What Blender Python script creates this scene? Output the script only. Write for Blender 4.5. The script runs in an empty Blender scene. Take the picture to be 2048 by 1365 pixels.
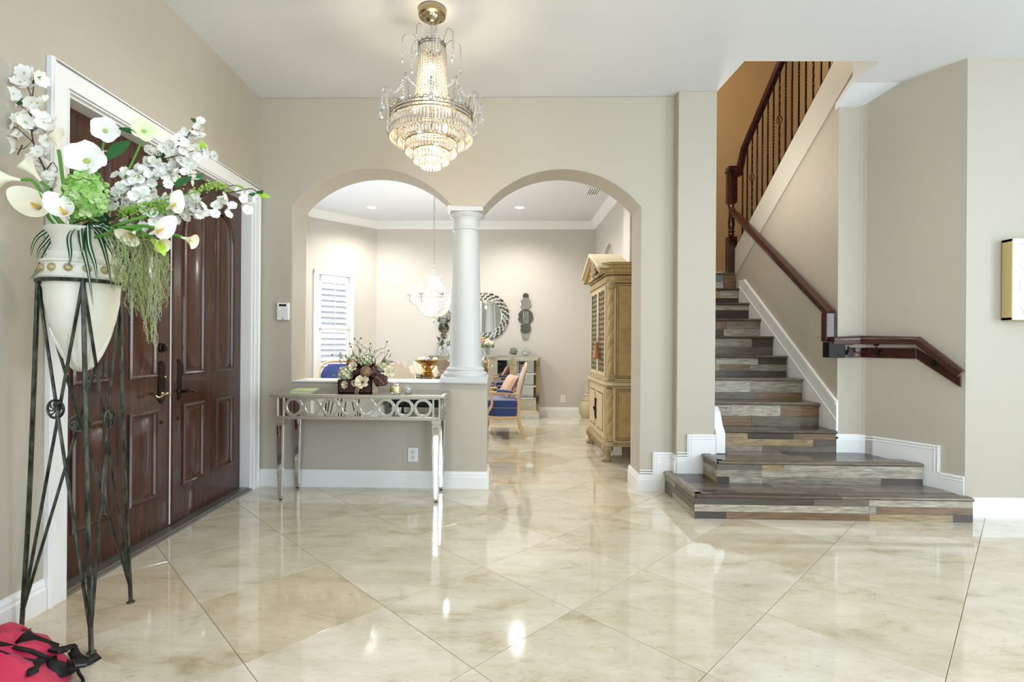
import bpy, bmesh, math, random
from mathutils import Vector, Matrix, Euler
random.seed(7)
R = math.radians
sin, cos, pi = math.sin, math.cos, math.pi
scene = bpy.context.scene
COL = scene.collection

# ------------------------------------------------------------------ camera, world, light, exposure
F, CX, CY, YAW, ROLL, H = 1022.5, 982.1, 687.1, .0239, .007, 1.21
cam_d = bpy.data.cameras.new('camera'); cam = bpy.data.objects.new('camera', cam_d); COL.objects.link(cam)
cam_d.sensor_width = 36.0; cam_d.lens = F/2048*36.0
cam_d.shift_x = (1024-CX)/2048; cam_d.shift_y = (CY-682.5)/2048
cam_d.clip_start = .05; cam_d.clip_end = 100
cam.matrix_world = Matrix.Translation((0, 0, H)) @ Matrix.Rotation(YAW, 4, 'Z') @ Matrix.Rotation(pi/2, 4, 'X') @ Matrix.Rotation(ROLL, 4, 'Z')
scene.camera = cam
scene.view_settings.view_transform = 'Standard'; scene.view_settings.look = 'None'
scene.view_settings.gamma = 1; scene.view_settings.use_curve_mapping = False
scene.view_settings.exposure = 0.10
scene.cycles.max_bounces = 14; scene.cycles.diffuse_bounces = 6; scene.cycles.glossy_bounces = 6
scene.cycles.transmission_bounces = 10; scene.cycles.transparent_max_bounces = 12
scene.cycles.sample_clamp_indirect = 6.0; scene.cycles.caustics_refractive = False; scene.cycles.caustics_reflective = False

w = bpy.data.worlds.new('world'); scene.world = w; w.use_nodes = True
wb = w.node_tree.nodes['Background']; wb.inputs['Color'].default_value = (.80, .90, 1.0, 1); wb.inputs['Strength'].default_value = 2.2

def area(name, loc, rot, sx, sy, power, col=(1, 1, 1), spread=None):
    d = bpy.data.lights.new(name, 'AREA'); d.shape = 'RECTANGLE'; d.size = sx; d.size_y = sy; d.energy = power; d.color = col
    if spread: d.spread = spread
    o = bpy.data.objects.new(name, d); COL.objects.link(o); o.location = loc; o.rotation_euler = rot; return o
def point(name, loc, power, col, r=.03):
    d = bpy.data.lights.new(name, 'POINT'); d.energy = power; d.color = col; d.shadow_soft_size = r
    o = bpy.data.objects.new(name, d); COL.objects.link(o); o.location = loc; return o
def spot(name, loc, power, col, size=R(120), blend=.6, r=.06):
    d = bpy.data.lights.new(name, 'SPOT'); d.energy = power; d.color = col; d.spot_size = size; d.spot_blend = blend; d.shadow_soft_size = r
    o = bpy.data.objects.new(name, d); COL.objects.link(o); o.location = loc; return o
WARM = (1, .86, .68); DAY = (.74, .87, 1.0)
# fill lights added out of view in the hall, shaped like window daylight
area('unseen_window_fill', (2.35, -3.35, 1.75), (R(90), 0, 0), 1.5, 2.3, 92, DAY)
area('unseen_window_fill', (-1.4, -3.35, 1.75), (R(90), 0, 0), 1.0, 2.3, 52, DAY)
area('unseen_window_fill', (4.45, -3.35, 1.75), (R(90), 0, 0), 1.5, 2.3, 70, DAY)
area('unseen_window_fill', (5.85, .2, 1.75), (R(90), 0, R(90)), 2.3, 2.3, 150, DAY)
# window-sized fill light added out of view at the dining room's left side
area('unseen_window_fill', (-3.38, 6.1, 1.7), (R(90), 0, R(-90)), 1.6, 1.8, 20, DAY)
# unseen fill lights added in the stairwell to brighten its walls
point('stair_fill', (2.0, 5.6, 4.7), 52, (1, .90, .76), .15)
point('stair_fill', (1.95, 4.95, 2.75), 19, (1, .95, .88), .10)  # no fitting; hidden behind the pier to lift the stair wall
# unseen spots added under the hall ceiling to brighten floor and lower walls
for x_, y_, p_ in ((-1.0, 2.75, 30), (.5, 2.75, 26), (2.1, 2.75, 18), (-.8, .6, 12), (1.4, .6, 12), (3.4, 1.6, 14)):
    spot('hall_fill_spot', (x_, y_, 3.20), p_, (.94, .97, 1.0), R(155), 1.0, .10)

# ------------------------------------------------------------------ helpers
ZC = 2.6958*H; YB = 3.5157*H; XL = -1.7002*H
def ray(px, py):
    u, v = (px-CX)/F, (py-CY)/F
    c, s = cos(ROLL), sin(ROLL); u, v = c*u+s*v, -s*u+c*v
    c, s = cos(YAW), sin(YAW); return Vector((c*u-s, s*u+c, -v))
O3 = Vector((0, 0, H))
def atY(px, py, y): d = ray(px, py); return O3+d*(y/d.y)
def atX(px, py, x): d = ray(px, py); return O3+d*(x/d.x)
def atZ(px, py, z=0): d = ray(px, py); return O3+d*((z-H)/d.z)
def atP(px, py, p0, n): d = ray(px, py); return O3+d*((Vector(p0)-O3).dot(n)/d.dot(n))
def lin(h):
    h = h.lstrip('#'); o = []
    for i in (0, 2, 4):
        c = int(h[i:i+2], 16)/255; o.append(c/12.92 if c <= .04045 else ((c+.055)/1.055)**2.4)
    return (*o, 1)

class MB:
    def __init__(self): self.v = []; self.f = []; self.m = []
    def add(self, vs, fs, m=0):
        b = len(self.v); self.v += [tuple(p) for p in vs]
        for f in fs: self.f.append(tuple(i+b for i in f)); self.m.append(m)
        return self
    def box(self, x0, x1, y0, y1, z0, z1, m=0, M=None):
        vs = [Vector(p) for p in ((x0,y0,z0),(x1,y0,z0),(x1,y1,z0),(x0,y1,z0),(x0,y0,z1),(x1,y0,z1),(x1,y1,z1),(x0,y1,z1))]
        if M: vs = [M @ p for p in vs]
        return self.add(vs, [(3,2,1,0),(4,5,6,7),(0,1,5,4),(1,2,6,5),(2,3,7,6),(3,0,4,7)], m)
    def prism(self, a, b, m=0, caps=True):
        n = len(a); fs = [(i, (i+1) % n, n+(i+1) % n, n+i) for i in range(n)]
        if caps: fs += [tuple(range(n-1, -1, -1)), tuple(range(n, 2*n))]
        return self.add(list(a)+list(b), fs, m)
    def rings(self, rs, m=0, closed=True, cap0=False, cap1=False, loop=False):
        n = len(rs[0]); vs = [p for r in rs for p in r]; fs = []
        k = n if closed else n-1; L = len(rs)
        for j in range(L if loop else L-1):
            j2 = (j+1) % L
            for i in range(k):
                i2 = (i+1) % n; fs.append((j*n+i, j*n+i2, j2*n+i2, j2*n+i))
        if cap0: fs.append(tuple(range(n-1, -1, -1)))
        if cap1: fs.append(tuple((L-1)*n+i for i in range(n)))
        return self.add(vs, fs, m)
    def tube(self, pts, r, n=8, m=0, closed=False, flat=None):
        pts = [Vector(p) for p in pts]; L = len(pts); rs = []; prev = None
        for i, p in enumerate(pts):
            if closed: t = pts[(i+1) % L]-pts[i-1]
            else: t = pts[min(i+1, L-1)]-pts[max(i-1, 0)]
            t = t.normalized() if t.length > 1e-9 else Vector((0, 0, 1))
            if prev is None:
                a = Vector((0, 0, 1)) if abs(t.z) < .9 else Vector((1, 0, 0)); nrm = t.cross(a).normalized()
            else:
                nrm = prev-t*prev.dot(t); nrm = nrm.normalized() if nrm.length > 1e-6 else prev
            prev = nrm; b = t.cross(nrm); rr = r[i] if isinstance(r, (list, tuple)) else r
            fl = flat or 1
            rs.append([p+nrm*cos(2*pi*k/n)*rr+b*sin(2*pi*k/n)*rr*fl for k in range(n)])
        return self.rings(rs, m, True, not closed, not closed, loop=closed)
    def lathe(self, prof, c=(0, 0, 0), n=24, m=0, M=None, cap=True, wob=None):
        c = Vector(c); rs = []
        for r, z in prof:
            ring = [Vector((r*cos(2*pi*k/n), r*sin(2*pi*k/n), z)) for k in range(n)]
            rs.append([(M @ p if M else p)+c for p in ring])
        return self.rings(rs, m, True, cap, cap)
    def ball(self, c, r, n=8, k=5, m=0, M=None):
        if not isinstance(r, (tuple, list)): r = (r, r, r)
        c = Vector(c); rs = []
        for j in range(k+1):
            a = pi*j/k; a = min(max(a, .06), pi-.06)
            ring = [Vector((r[0]*sin(a)*cos(2*pi*i/n), r[1]*sin(a)*sin(2*pi*i/n), -r[2]*cos(a))) for i in range(n)]
            rs.append([(M @ p if M else p)+c for p in ring])
        return self.rings(rs, m, True, True, True)
    def torus(self, c, Rr, r, n=28, k=8, m=0, M=None, arc=None):
        c = Vector(c); pts = [Vector((Rr*cos(2*pi*i/n), Rr*sin(2*pi*i/n), 0)) for i in range(n)]
        if M: pts = [M @ p for p in pts]
        return self.tube([p+c for p in pts], r, k, m, closed=True)
    def ribbon(self, pts, side, wid, th=0, m=(0,), cols=1):
        # strip along pts, side vectors, widths; m per column
        n = cols+1; rs = []
        for p, s, ww in zip(pts, side, wid):
            rs.append([Vector(p)+Vector(s)*ww*(k/cols-.5) for k in range(n)])
        b = len(self.v); self.v += [tuple(q) for r_ in rs for q in r_]
        for j in range(len(rs)-1):
            for i in range(cols):
                self.f.append((b+j*n+i, b+j*n+i+1, b+(j+1)*n+i+1, b+(j+1)*n+i)); self.m.append(m[i % len(m)])
        return self
    def mesh(self, name, mats, smooth=False, angle=35):
        me = bpy.data.meshes.new(name); me.from_pydata(self.v, [], self.f)
        mats = mats if isinstance(mats, (list, tuple)) else [mats]
        for q in mats: me.materials.append(q)
        if len(mats) > 1: me.polygons.foreach_set('material_index', [min(x, len(mats)-1) for x in self.m])
        bm = bmesh.new(); bm.from_mesh(me); bmesh.ops.recalc_face_normals(bm, faces=bm.faces); bm.to_mesh(me); bm.free()
        if smooth:
            me.polygons.foreach_set('use_smooth', [True]*len(me.polygons)); me.set_sharp_from_angle(angle=R(angle))
        me.update(); return me
    def build(self, name, mats, parent=None, smooth=False, bevel=0, angle=35, local=False, solid=0, kind=None, label=None):
        if parent is not None and not local:
            o_ = ORG[parent.name]; self.v = [(x-o_[0], y-o_[1], z-o_[2]) for x, y, z in self.v]
        me = self.mesh(name, mats, smooth, angle)
        o = bpy.data.objects.new(name, me); COL.objects.link(o); ORG[o.name] = ORG[parent.name] if parent is not None else (0, 0, 0)
        if parent is not None: o.parent = parent
        if solid:
            md = o.modifiers.new('solid', 'SOLIDIFY'); md.thickness = solid; md.offset = 0
        if bevel:
            md = o.modifiers.new('bevel', 'BEVEL'); md.width = bevel; md.segments = 2; md.limit_method = 'ANGLE'; md.angle_limit = R(40)
        if kind: o['kind'] = kind
        if label: o['label'] = label
        return o
ORG = {}
def tag(o, label, cat, group=None):
    o['label'] = label; o['category'] = cat
    if group: o['group'] = group
    return o
def empty(name, loc, label, cat, group=None, rz=0):
    o = bpy.data.objects.new(name, None); COL.objects.link(o); o.empty_display_size = .1
    o.location = loc; o.rotation_euler = (0, 0, rz); ORG[o.name] = tuple(loc); return tag(o, label, cat, group)
def struct(o): o['kind'] = 'structure'; return o
def inst(name, me, parent, loc, rot=None, scale=1, M=None):
    o = bpy.data.objects.new(name, me); COL.objects.link(o); o.parent = parent; g = ORG[parent.name]
    if M is not None: o.matrix_local = Matrix.Translation(Vector(loc)-Vector(g)) @ M
    else:
        o.location = Vector(loc)-Vector(g)
        if rot: o.rotation_euler = rot
        o.scale = (scale, scale, scale) if not isinstance(scale, (tuple, list)) else scale
    ORG[o.name] = g; return o
def copy_tree(o, parent=None):
    c = o.copy(); COL.objects.link(c); ORG[c.name] = ORG.get(o.name, (0, 0, 0))
    if parent is not None: c.parent = parent
    for ch in [x for x in bpy.data.objects if x.parent == o]: copy_tree(ch, c)
    return c
def aim(d, up=(0, 0, 1)):
    # rotation whose +Z looks along d
    return Vector(d).normalized().to_track_quat('Z', 'Y').to_matrix().to_4x4()
def lerp(a, b, t): return Vector(a)*(1-t)+Vector(b)*t
def bez(a, b, c, d, n):
    a, b, c, d = map(Vector, (a, b, c, d)); o = []
    for i in range(n+1):
        t = i/n; o.append(a*(1-t)**3+b*3*t*(1-t)**2+c*3*t*t*(1-t)+d*t**3)
    return o
def smoothpath(pts, k=4):
    P_ = [Vector(p) for p in pts]; o = []
    for i in range(len(P_)-1):
        p0, p1, p2, p3 = P_[max(i-1, 0)], P_[i], P_[i+1], P_[min(i+2, len(P_)-1)]
        for j in range(k):
            t = j/k; o.append(.5*((2*p1)+(p2-p0)*t+(2*p0-5*p1+4*p2-p3)*t*t+(3*p1-p0-3*p2+p3)*t**3))
    o.append(P_[-1]); return o

# ------------------------------------------------------------------ materials
MATS = {}
def mat(name, col, rough=.5, metal=0, noise=None, bump=None, rand=None, spec=.5, trans=0, ior=1.45, emit=None, sheen=0, coat=0, sss=0, alpha=1):
    """noise=(scale, amount, colour2, stretch); bump=(scale, strength, distance); rand=list of colours picked per object"""
    m = bpy.data.materials.new(name); m.use_nodes = True; nt = m.node_tree; N = nt.nodes; Lk = nt.links
    p = N['Principled BSDF']; c = lin(col) if isinstance(col, str) else (*col[:3], 1)
    p.inputs['Base Color'].default_value = c; p.inputs['Roughness'].default_value = rough; p.inputs['Metallic'].default_value = metal
    p.inputs['Specular IOR Level'].default_value = spec; p.inputs['IOR'].default_value = ior
    p.inputs['Transmission Weight'].default_value = trans; p.inputs['Sheen Weight'].default_value = sheen; p.inputs['Coat Weight'].default_value = coat
    if alpha < 1: p.inputs['Alpha'].default_value = alpha
    if sss: p.inputs['Subsurface Weight'].default_value = sss; p.inputs['Subsurface Radius'].default_value = (.02, .02, .01)
    if emit: p.inputs['Emission Color'].default_value = lin(emit[0]); p.inputs['Emission Strength'].default_value = emit[1]
    tc = N.new('ShaderNodeTexCoord'); vec = tc.outputs['Object']
    if rand or (noise and len(noise) > 4):
        oi = N.new('ShaderNodeObjectInfo')
        mul = N.new('ShaderNodeMath'); mul.operation = 'MULTIPLY'; mul.inputs[1].default_value = 63.7; Lk.new(oi.outputs['Random'], mul.inputs[0])
        ad = N.new('ShaderNodeVectorMath'); ad.operation = 'ADD'; Lk.new(vec, ad.inputs[0]); Lk.new(mul.outputs[0], ad.inputs[1]); vec = ad.outputs[0]
    base = None
    if rand:
        cr = N.new('ShaderNodeValToRGB'); cr.color_ramp.interpolation = 'CONSTANT'; e = cr.color_ramp.elements
        for i, h in enumerate(rand):
            q = e[i] if i < 2 else e.new(i/len(rand)); q.position = i/len(rand); q.color = lin(h)
        Lk.new(oi.outputs['Random'], cr.inputs[0]); base = cr.outputs[0]; Lk.new(base, p.inputs['Base Color'])
    if noise:
        mp = N.new('ShaderNodeMapping'); Lk.new(vec, mp.inputs[0]); st = noise[3] if len(noise) > 3 and noise[3] else (1, 1, 1); mp.inputs['Scale'].default_value = st
        nz = N.new('ShaderNodeTexNoise'); nz.inputs['Scale'].default_value = noise[0]; nz.inputs['Detail'].default_value = 6; nz.inputs['Roughness'].default_value = .62
        Lk.new(mp.outputs[0], nz.inputs['Vector'])
        rp = N.new('ShaderNodeValToRGB'); rp.color_ramp.elements[0].position = .38; rp.color_ramp.elements[1].position = .66; Lk.new(nz.outputs['Fac'], rp.inputs[0])
        mu = N.new('ShaderNodeMath'); mu.operation = 'MULTIPLY'; mu.inputs[1].default_value = noise[1]; Lk.new(rp.outputs[0], mu.inputs[0])
        mx = N.new('ShaderNodeMix'); mx.data_type = 'RGBA'; Lk.new(mu.outputs[0], mx.inputs[0])
        if base: Lk.new(base, mx.inputs[6])
        else: mx.inputs[6].default_value = c
        mx.inputs[7].default_value = lin(noise[2]); Lk.new(mx.outputs[2], p.inputs['Base Color'])
    if bump:
        nb = N.new('ShaderNodeTexNoise'); nb.inputs['Scale'].default_value = bump[0]; nb.inputs['Detail'].default_value = 4
        if noise: Lk.new(mp.outputs[0], nb.inputs['Vector'])
        else: Lk.new(vec, nb.inputs['Vector'])
        bp = N.new('ShaderNodeBump'); bp.inputs['Strength'].default_value = bump[1]; bp.inputs['Distance'].default_value = bump[2]; Lk.new(nb.outputs['Fac'], bp.inputs['Height']); Lk.new(bp.outputs[0], p.inputs['Normal'])
    MATS[name] = m; return m

def travertine():
    m = bpy.data.materials.new('travertine'); m.use_nodes = True; nt = m.node_tree; N = nt.nodes; Lk = nt.links; p = N['Principled BSDF']
    tc = N.new('ShaderNodeTexCoord'); oi = N.new('ShaderNodeObjectInfo')
    mul = N.new('ShaderNodeMath'); mul.operation = 'MULTIPLY'; mul.inputs[1].default_value = 47.3; Lk.new(oi.outputs['Random'], mul.inputs[0])
    ad = N.new('ShaderNodeVectorMath'); ad.operation = 'ADD'; Lk.new(tc.outputs['Object'], ad.inputs[0]); Lk.new(mul.outputs[0], ad.inputs[1])
    mp = N.new('ShaderNodeMapping'); mp.inputs['Scale'].default_value = (1.0, 2.2, 1); mp.inputs['Rotation'].default_value = (0, 0, R(12)); Lk.new(ad.outputs[0], mp.inputs[0])
    n1 = N.new('ShaderNodeTexNoise'); n1.inputs['Scale'].default_value = 2.6; n1.inputs['Detail'].default_value = 12; n1.inputs['Roughness'].default_value = .68; n1.inputs['Distortion'].default_value = .35; Lk.new(mp.outputs[0], n1.inputs[0])
    r1 = N.new('ShaderNodeValToRGB'); E_ = r1.color_ramp.elements
    E_[0].position = .30; E_[0].color = lin('bbae93'); E_[1].position = .72; E_[1].color = lin('efeee9')
    a = E_.new(.44); a.color = lin('dad5c7'); a = E_.new(.55); a.color = lin('e4e0d6')
    Lk.new(n1.outputs['Fac'], r1.inputs[0])
    n2 = N.new('ShaderNodeTexNoise'); n2.inputs['Scale'].default_value = 34; n2.inputs['Detail'].default_value = 5; Lk.new(mp.outputs[0], n2.inputs[0])
    r2 = N.new('ShaderNodeValToRGB'); r2.color_ramp.elements[0].position = .60; r2.color_ramp.elements[1].position = .74; Lk.new(n2.outputs['Fac'], r2.inputs[0])
    mu = N.new('ShaderNodeMath'); mu.operation = 'MULTIPLY'; mu.inputs[1].default_value = .42; Lk.new(r2.outputs[0], mu.inputs[0])
    mx = N.new('ShaderNodeMix'); mx.data_type = 'RGBA'; Lk.new(mu.outputs[0], mx.inputs[0]); Lk.new(r1.outputs[0], mx.inputs[6]); mx.inputs[7].default_value = lin('a3957a')
    # per-tile tint
    rt = N.new('ShaderNodeValToRGB'); e = rt.color_ramp.elements; e[0].color = lin('e5dac4'); e[1].color = lin('f6f3ea'); q = e.new(.35); q.color = lin('f2ede1'); q = e.new(.7); q.color = lin('ebe6d8')
    fr = N.new('ShaderNodeMath'); fr.operation = 'FRACT'; Lk.new(mul.outputs[0], fr.inputs[0]); Lk.new(fr.outputs[0], rt.inputs[0])
    m2 = N.new('ShaderNodeMix'); m2.data_type = 'RGBA'; m2.blend_type = 'MULTIPLY'; m2.inputs[0].default_value = 1; Lk.new(mx.outputs[2], m2.inputs[6]); Lk.new(rt.outputs[0], m2.inputs[7])
    Lk.new(m2.outputs[2], p.inputs['Base Color'])
    p.inputs['Coat Weight'].default_value = .6; p.inputs['Coat Roughness'].default_value = .03; p.inputs['Roughness'].default_value = .075; p.inputs['Specular IOR Level'].default_value = .62; p.inputs['IOR'].default_value = 1.55
    return m

M_wall = mat('wall_paint', '#b6afa1', .6, noise=(1.3, .10, '#aca494'), bump=(220, .04, .004))
M_wall_d = mat('dining_wall_paint', '#c3beb6', .6, bump=(220, .04, .004))
M_tan = mat('stair_hall_tan_paint', '#b3966c', .6, bump=(220, .04, .004))
M_ceil = mat('ceiling_paint', '#dadde1', .8, bump=(90, .12, .004))
M_trim = mat('white_trim_paint', '#e6e7e6', .4)
M_trav = travertine()
M_grout = mat('grout', '#8f8268', .7)
M_door = mat('stained_mahogany', '#4c2b1d', .24, noise=(5, .85, '#1e120c', (7, 7, .5)), bump=(60, .12, .002), spec=.5, coat=.25)
M_rail = mat('dark_stained_wood', '#3a1710', .24, noise=(7, .75, '#140806', (2.5, 2.5, 8)), coat=.2)
M_railx = mat('dark_stained_rail', '#46221a', .22, noise=(7, .6, '#180c08', (1, 1, 9)), coat=.2)
M_iron = mat('black_iron', '#17120f', .45, .5)
M_patina = mat('verdigris_iron', '#23241f', .42, .65, noise=(38, .65, '#6e7566', (1, 1, .35)))
M_bronze = mat('dark_bronze', '#2c211a', .3, .8)
M_brass = mat('polished_brass', '#b0a284', .22, 1)
M_plank = mat('rustic_plank', '#7a6d5c', .30, noise=(9, .62, '#33291f', (1.1, 9, 9)), bump=(24, .15, .002), rand=['#6e6456','#978e7c','#4a4036','#b3aa98','#84694a','#5d5347','#a8a08f','#7a5f42','#8b8373','#3d332a','#a58f68','#7d766a'])
M_plank_t = mat('rustic_plank_tread', '#5c5145', .20, noise=(9, .6, '#2a221b', (1.1, 9, 9)), bump=(24, .1, .002), rand=['#5f564b','#7c7264','#463c33','#8a7f6d','#54493c','#6a6055','#3d332b','#75695a'])
M_stone = mat('antiqued_cream_stone', '#e6e4d8', .55, noise=(3.2, .45, '#b9b49a'), bump=(35, .25, .004))
M_gilt = mat('aged_gilt', '#b5a77c', .4, .35, noise=(18, .5, '#857949'))
M_mirror = mat('mirror_glass', '#e2e3e0', .015, 1)
M_smoke = mat('smoked_mirror_glass', '#8f8f8b', .03, 1)
M_silver = mat('champagne_silver', '#c4beb0', .34, .85)
M_chrome = mat('chrome', '#cfccc8', .12, 1)
M_chain = mat('dull_nickel', '#8d8880', .25, 1)
M_velvet = mat('royal_blue_velvet', '#12327e', .55, sheen=.9, noise=(6, .5, '#0a1742'))
M_blond = mat('blond_wood', '#d8b48c', .4, noise=(6, .3, '#bd9468', (1, 1, .2)))
M_cream = mat('cream_fabric', '#e6d6c4', .8, bump=(160, .2, .002))
M_pillow = mat('blush_satin', '#c99f84', .45, sheen=.3)
M_arm = mat('honey_burl_veneer', '#b59c6a', .38, noise=(14, .5, '#927746'), bump=(30, .08, .002))
M_carv = mat('antiqued_carved_wood', '#b7a380', .5, noise=(22, .7, '#7b6c58'))
M_pale = mat('pale_ash_wood', '#cdbb96', .45, noise=(8, .35, '#ab966c', (3, 3, .4)))
M_groove = mat('dark_wood_groove', '#5a4424', .5)
def thin_glass(name, refl=.10, tint=(1, 1, 1, 1)):
    m = bpy.data.materials.new(name); m.use_nodes = True; nt = m.node_tree; N = nt.nodes; N.remove(N['Principled BSDF'])
    a = N.new('ShaderNodeBsdfTransparent'); a.inputs[0].default_value = tint; b = N.new('ShaderNodeBsdfGlossy'); b.inputs['Roughness'].default_value = .03
    lw = N.new('ShaderNodeLayerWeight'); lw.inputs['Blend'].default_value = .25; ad = N.new('ShaderNodeMath'); ad.operation = 'MULTIPLY_ADD'; ad.inputs[1].default_value = .75; ad.inputs[2].default_value = refl
    nt.links.new(lw.outputs['Facing'], ad.inputs[0]); mx = N.new('ShaderNodeMixShader'); nt.links.new(ad.outputs[0], mx.inputs[0]); nt.links.new(a.outputs[0], mx.inputs[1]); nt.links.new(b.outputs[0], mx.inputs[2])
    nt.links.new(mx.outputs[0], N['Material Output'].inputs[0]); MATS[name] = m; return m
M_glass = thin_glass('clear_glass')
M_crys = mat('crystal', '#f0e6d4', .08, trans=.56, ior=1.5, spec=.8)
M_crys2 = mat('clear_crystal', '#ffffff', .03, trans=.8, ior=1.5, spec=.8)
M_bulb = mat('lit_bulb', '#fff0d0', .3, emit=('#ffe3b0', 9))
M_bulb_low = mat('bright_lit_bulb', '#fff0d0', .3, emit=('#ffeac8', 26))
M_bulbw = mat('lit_candle_bulb', '#fff6e6', .3, emit=('#fff1da', 14))
M_canlight = mat('downlight_lens', '#ffffff', .3, emit=('#fff4e2', 14))
M_pink = mat('pink_nylon', '#c2264e', .5, sheen=.1, bump=(400, .1, .001))
M_black = mat('black_webbing', '#0c0b0b', .6, bump=(500, .25, .001))
M_blackp = mat('black_plastic', '#15171a', .3)
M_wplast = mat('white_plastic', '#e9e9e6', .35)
M_socket = mat('ivory_socket', '#d9d8d2', .4)
M_lcd = mat('dark_display', '#15181a', .15)
M_petal = mat('white_petal', '#f3f2ec', .6, sss=.1)
M_petalc = mat('cream_petal', '#f5efd8', .55, sss=.1)
M_petalg = mat('pale_green_petal', '#e3eec2', .55, sss=.1)
M_yel = mat('yellow_spadix', '#e0b848', .6)
M_throat = mat('lime_throat', '#b9c96a', .6)
M_stem = mat('green_stem', '#5f9a3a', .5)
M_leaf = mat('green_leaf', '#2f7438', .4, noise=(20, .35, '#1d5226'))
M_leafd = mat('deep_green_leaf', '#1c4a2c', .4)
M_lime = mat('lime_leaf', '#a6cf3e', .45)
M_branch = mat('brown_twig', '#4a362a', .7)
M_hyd = mat('green_hydrangea', '#b8d68c', .6, rand=['#a6cc74','#c3dd9c','#8fbf5c','#b6d68a','#cfe3ae','#79b04a'], noise=(30, .2, '#8bbb62'))
M_trail = mat('trailing_green', '#9aa56e', .65, noise=(30, .5, '#75874f'))
M_stripe = mat('white_leaf_stripe', '#e8ecd6', .5)
M_box = mat('dark_brown_box', '#3a211a', .45, noise=(20, .5, '#1c0f0b', (1, 1, .2)))
M_burlap = mat('burlap', '#cdb58c', .85, bump=(240, .5, .002))
M_greyg = mat('sage_floret', '#b9c2a4', .65, rand=['#c9cfb6','#aab58c','#dcdcc4','#9aa67c','#c6c79c'], noise=(20, .2, '#97a07c'))
M_ivory = mat('ivory_petal', '#ece4cc', .6)
M_burg = mat('dusky_burgundy_floret', '#5c3c3a', .65, rand=['#4f3034','#6b4a42','#7a5a50','#3f2a2e'], noise=(20, .2, '#2c1b1e'))
M_wick = mat('woven_brown_ball', '#8a6f50', .6, noise=(45, .7, '#4d3b28'), bump=(60, .8, .006))
M_dust = mat('dried_stem', '#8a8264', .7)
M_wax = mat('yellow_wax', '#f0d95a', .35, sss=.3)
M_book = mat('green_cover', '#a3b96c', .5)
M_page = mat('paper', '#e9e4d2', .7)
M_gold = mat('gold_bowl', '#c79a4a', .25, .9)
M_lav = mat('lavender_glass', '#8d7fd0', .3)
M_ball = mat('pearl_ball', '#efe6c4', .35)
M_sage = mat('dusty_sage_leaf', '#8f9c80', .6, rand=['#7d8c6e','#a3ad94','#697a5c','#b9c0ab'], noise=(20, .2, '#5e6c52'))
M_peach = mat('peach_petal', '#dda47e', .6)
M_thistle = mat('grey_violet_thistle', '#5c5870', .7)
M_vasew = mat('carved_stone_vase', '#bcae90', .6, noise=(26, .5, '#978a6c'), bump=(40, .5, .006))
M_frame = mat('champagne_frame', '#d9c88f', .35, .5)
M_white_shut = mat('white_shutter_paint', '#dee0e0', .45)
M_louver = mat('louver_paint', '#c9ced6', .45)
M_pane = thin_glass('window_pane_glass', .04)
M_vglass = thin_glass('vase_glass', .22, (.95, .97, .96, 1))
M_dark = mat('charcoal_metal', '#3a3a3a', .4, .6)
M_thresh = mat('aluminium_threshold', '#9a9690', .35, .8)

# ------------------------------------------------------------------ structure: floor of travertine tiles set on the diagonal
floor = struct(MB().box(-3.7, 6.1, -3.5, 9.0, -.12, -.004).build('floor', M_grout))
S_T = .5039*H; TX, TY = -1.156*H, 1.9268*H
def clip(poly, axis, val, keep_less):
    out = []
    for i in range(len(poly)):
        a, b = poly[i], poly[(i+1) % len(poly)]
        ia = (a[axis] <= val) == keep_less; ib = (b[axis] <= val) == keep_less
        if ia: out.append(a)
        if ia != ib:
            t = (val-a[axis])/(b[axis]-a[axis]); out.append((a[0]+(b[0]-a[0])*t, a[1]+(b[1]-a[1])*t))
    return out
q = S_T*math.sqrt(.5); n_tile = 0
for rr in range(-9, 14):
    for cc in range(-8, 16):
        g = .0012
        def C_(c, r): return (TX+q*(c+r), TY+q*(c-r))
        e = g/S_T
        sq = [C_(cc+e, rr+e), C_(cc+1-e, rr+e), C_(cc+1-e, rr+1-e), C_(cc+e, rr+1-e)]
        for (x0, x1, y0, y1) in ((-2.14, 4.6, .75, 4.40), (-3.3, 1.66, 4.402, 8.7)):
            p = sq
            for ax, val, less in ((0, x0, False), (0, x1, True), (1, y0, False), (1, y1, True)):
                p = clip(p, ax, val, less) if p else p
            if len(p) < 3: continue
            ar = abs(sum(p[i][0]*p[(i+1) % len(p)][1]-p[(i+1) % len(p)][0]*p[i][1] for i in range(len(p))))/2
            if ar < .004: continue
            cxm = sum(a for a, b in p)/len(p); cym = sum(b for a, b in p)/len(p)
            k = .0012/.3
            top = [(a+(cxm-a)*k, b+(cym-b)*k, 0) for a, b in p]
            mb = MB().prism([(a, b, -.0035) for a, b in p], [(a, b, -.0005) for a, b in p])
            mb.rings([[(a, b, -.0005) for a, b in p], top], cap1=True)
            mb.build('tile', M_trav, floor); n_tile += 1
MB().box(-2.057, 6.0, -3.5, .75, -.01, -.0005).build('floor_slab', M_trav, floor)
MB().box(4.6, 6.0, .75, 3.71, -.01, -.0005).build('floor_slab', M_trav, floor)
MB().box(-3.5, -2.25, 4.5, 8.7, -.01, -.001).build('floor_slab', M_trav, floor)

def yz(x0, x1, pts): return MB().prism([(x0, y, z) for y, z in pts], [(x1, y, z) for y, z in pts])
def xz(y0, y1, pts): return MB().prism([(x, y0, z) for x, z in pts], [(x, y1, z) for x, z in pts])
def xy(z0, z1, pts): return MB().prism([(x, y, z0) for x, y in pts], [(x, y, z1) for x, y in pts])

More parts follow.
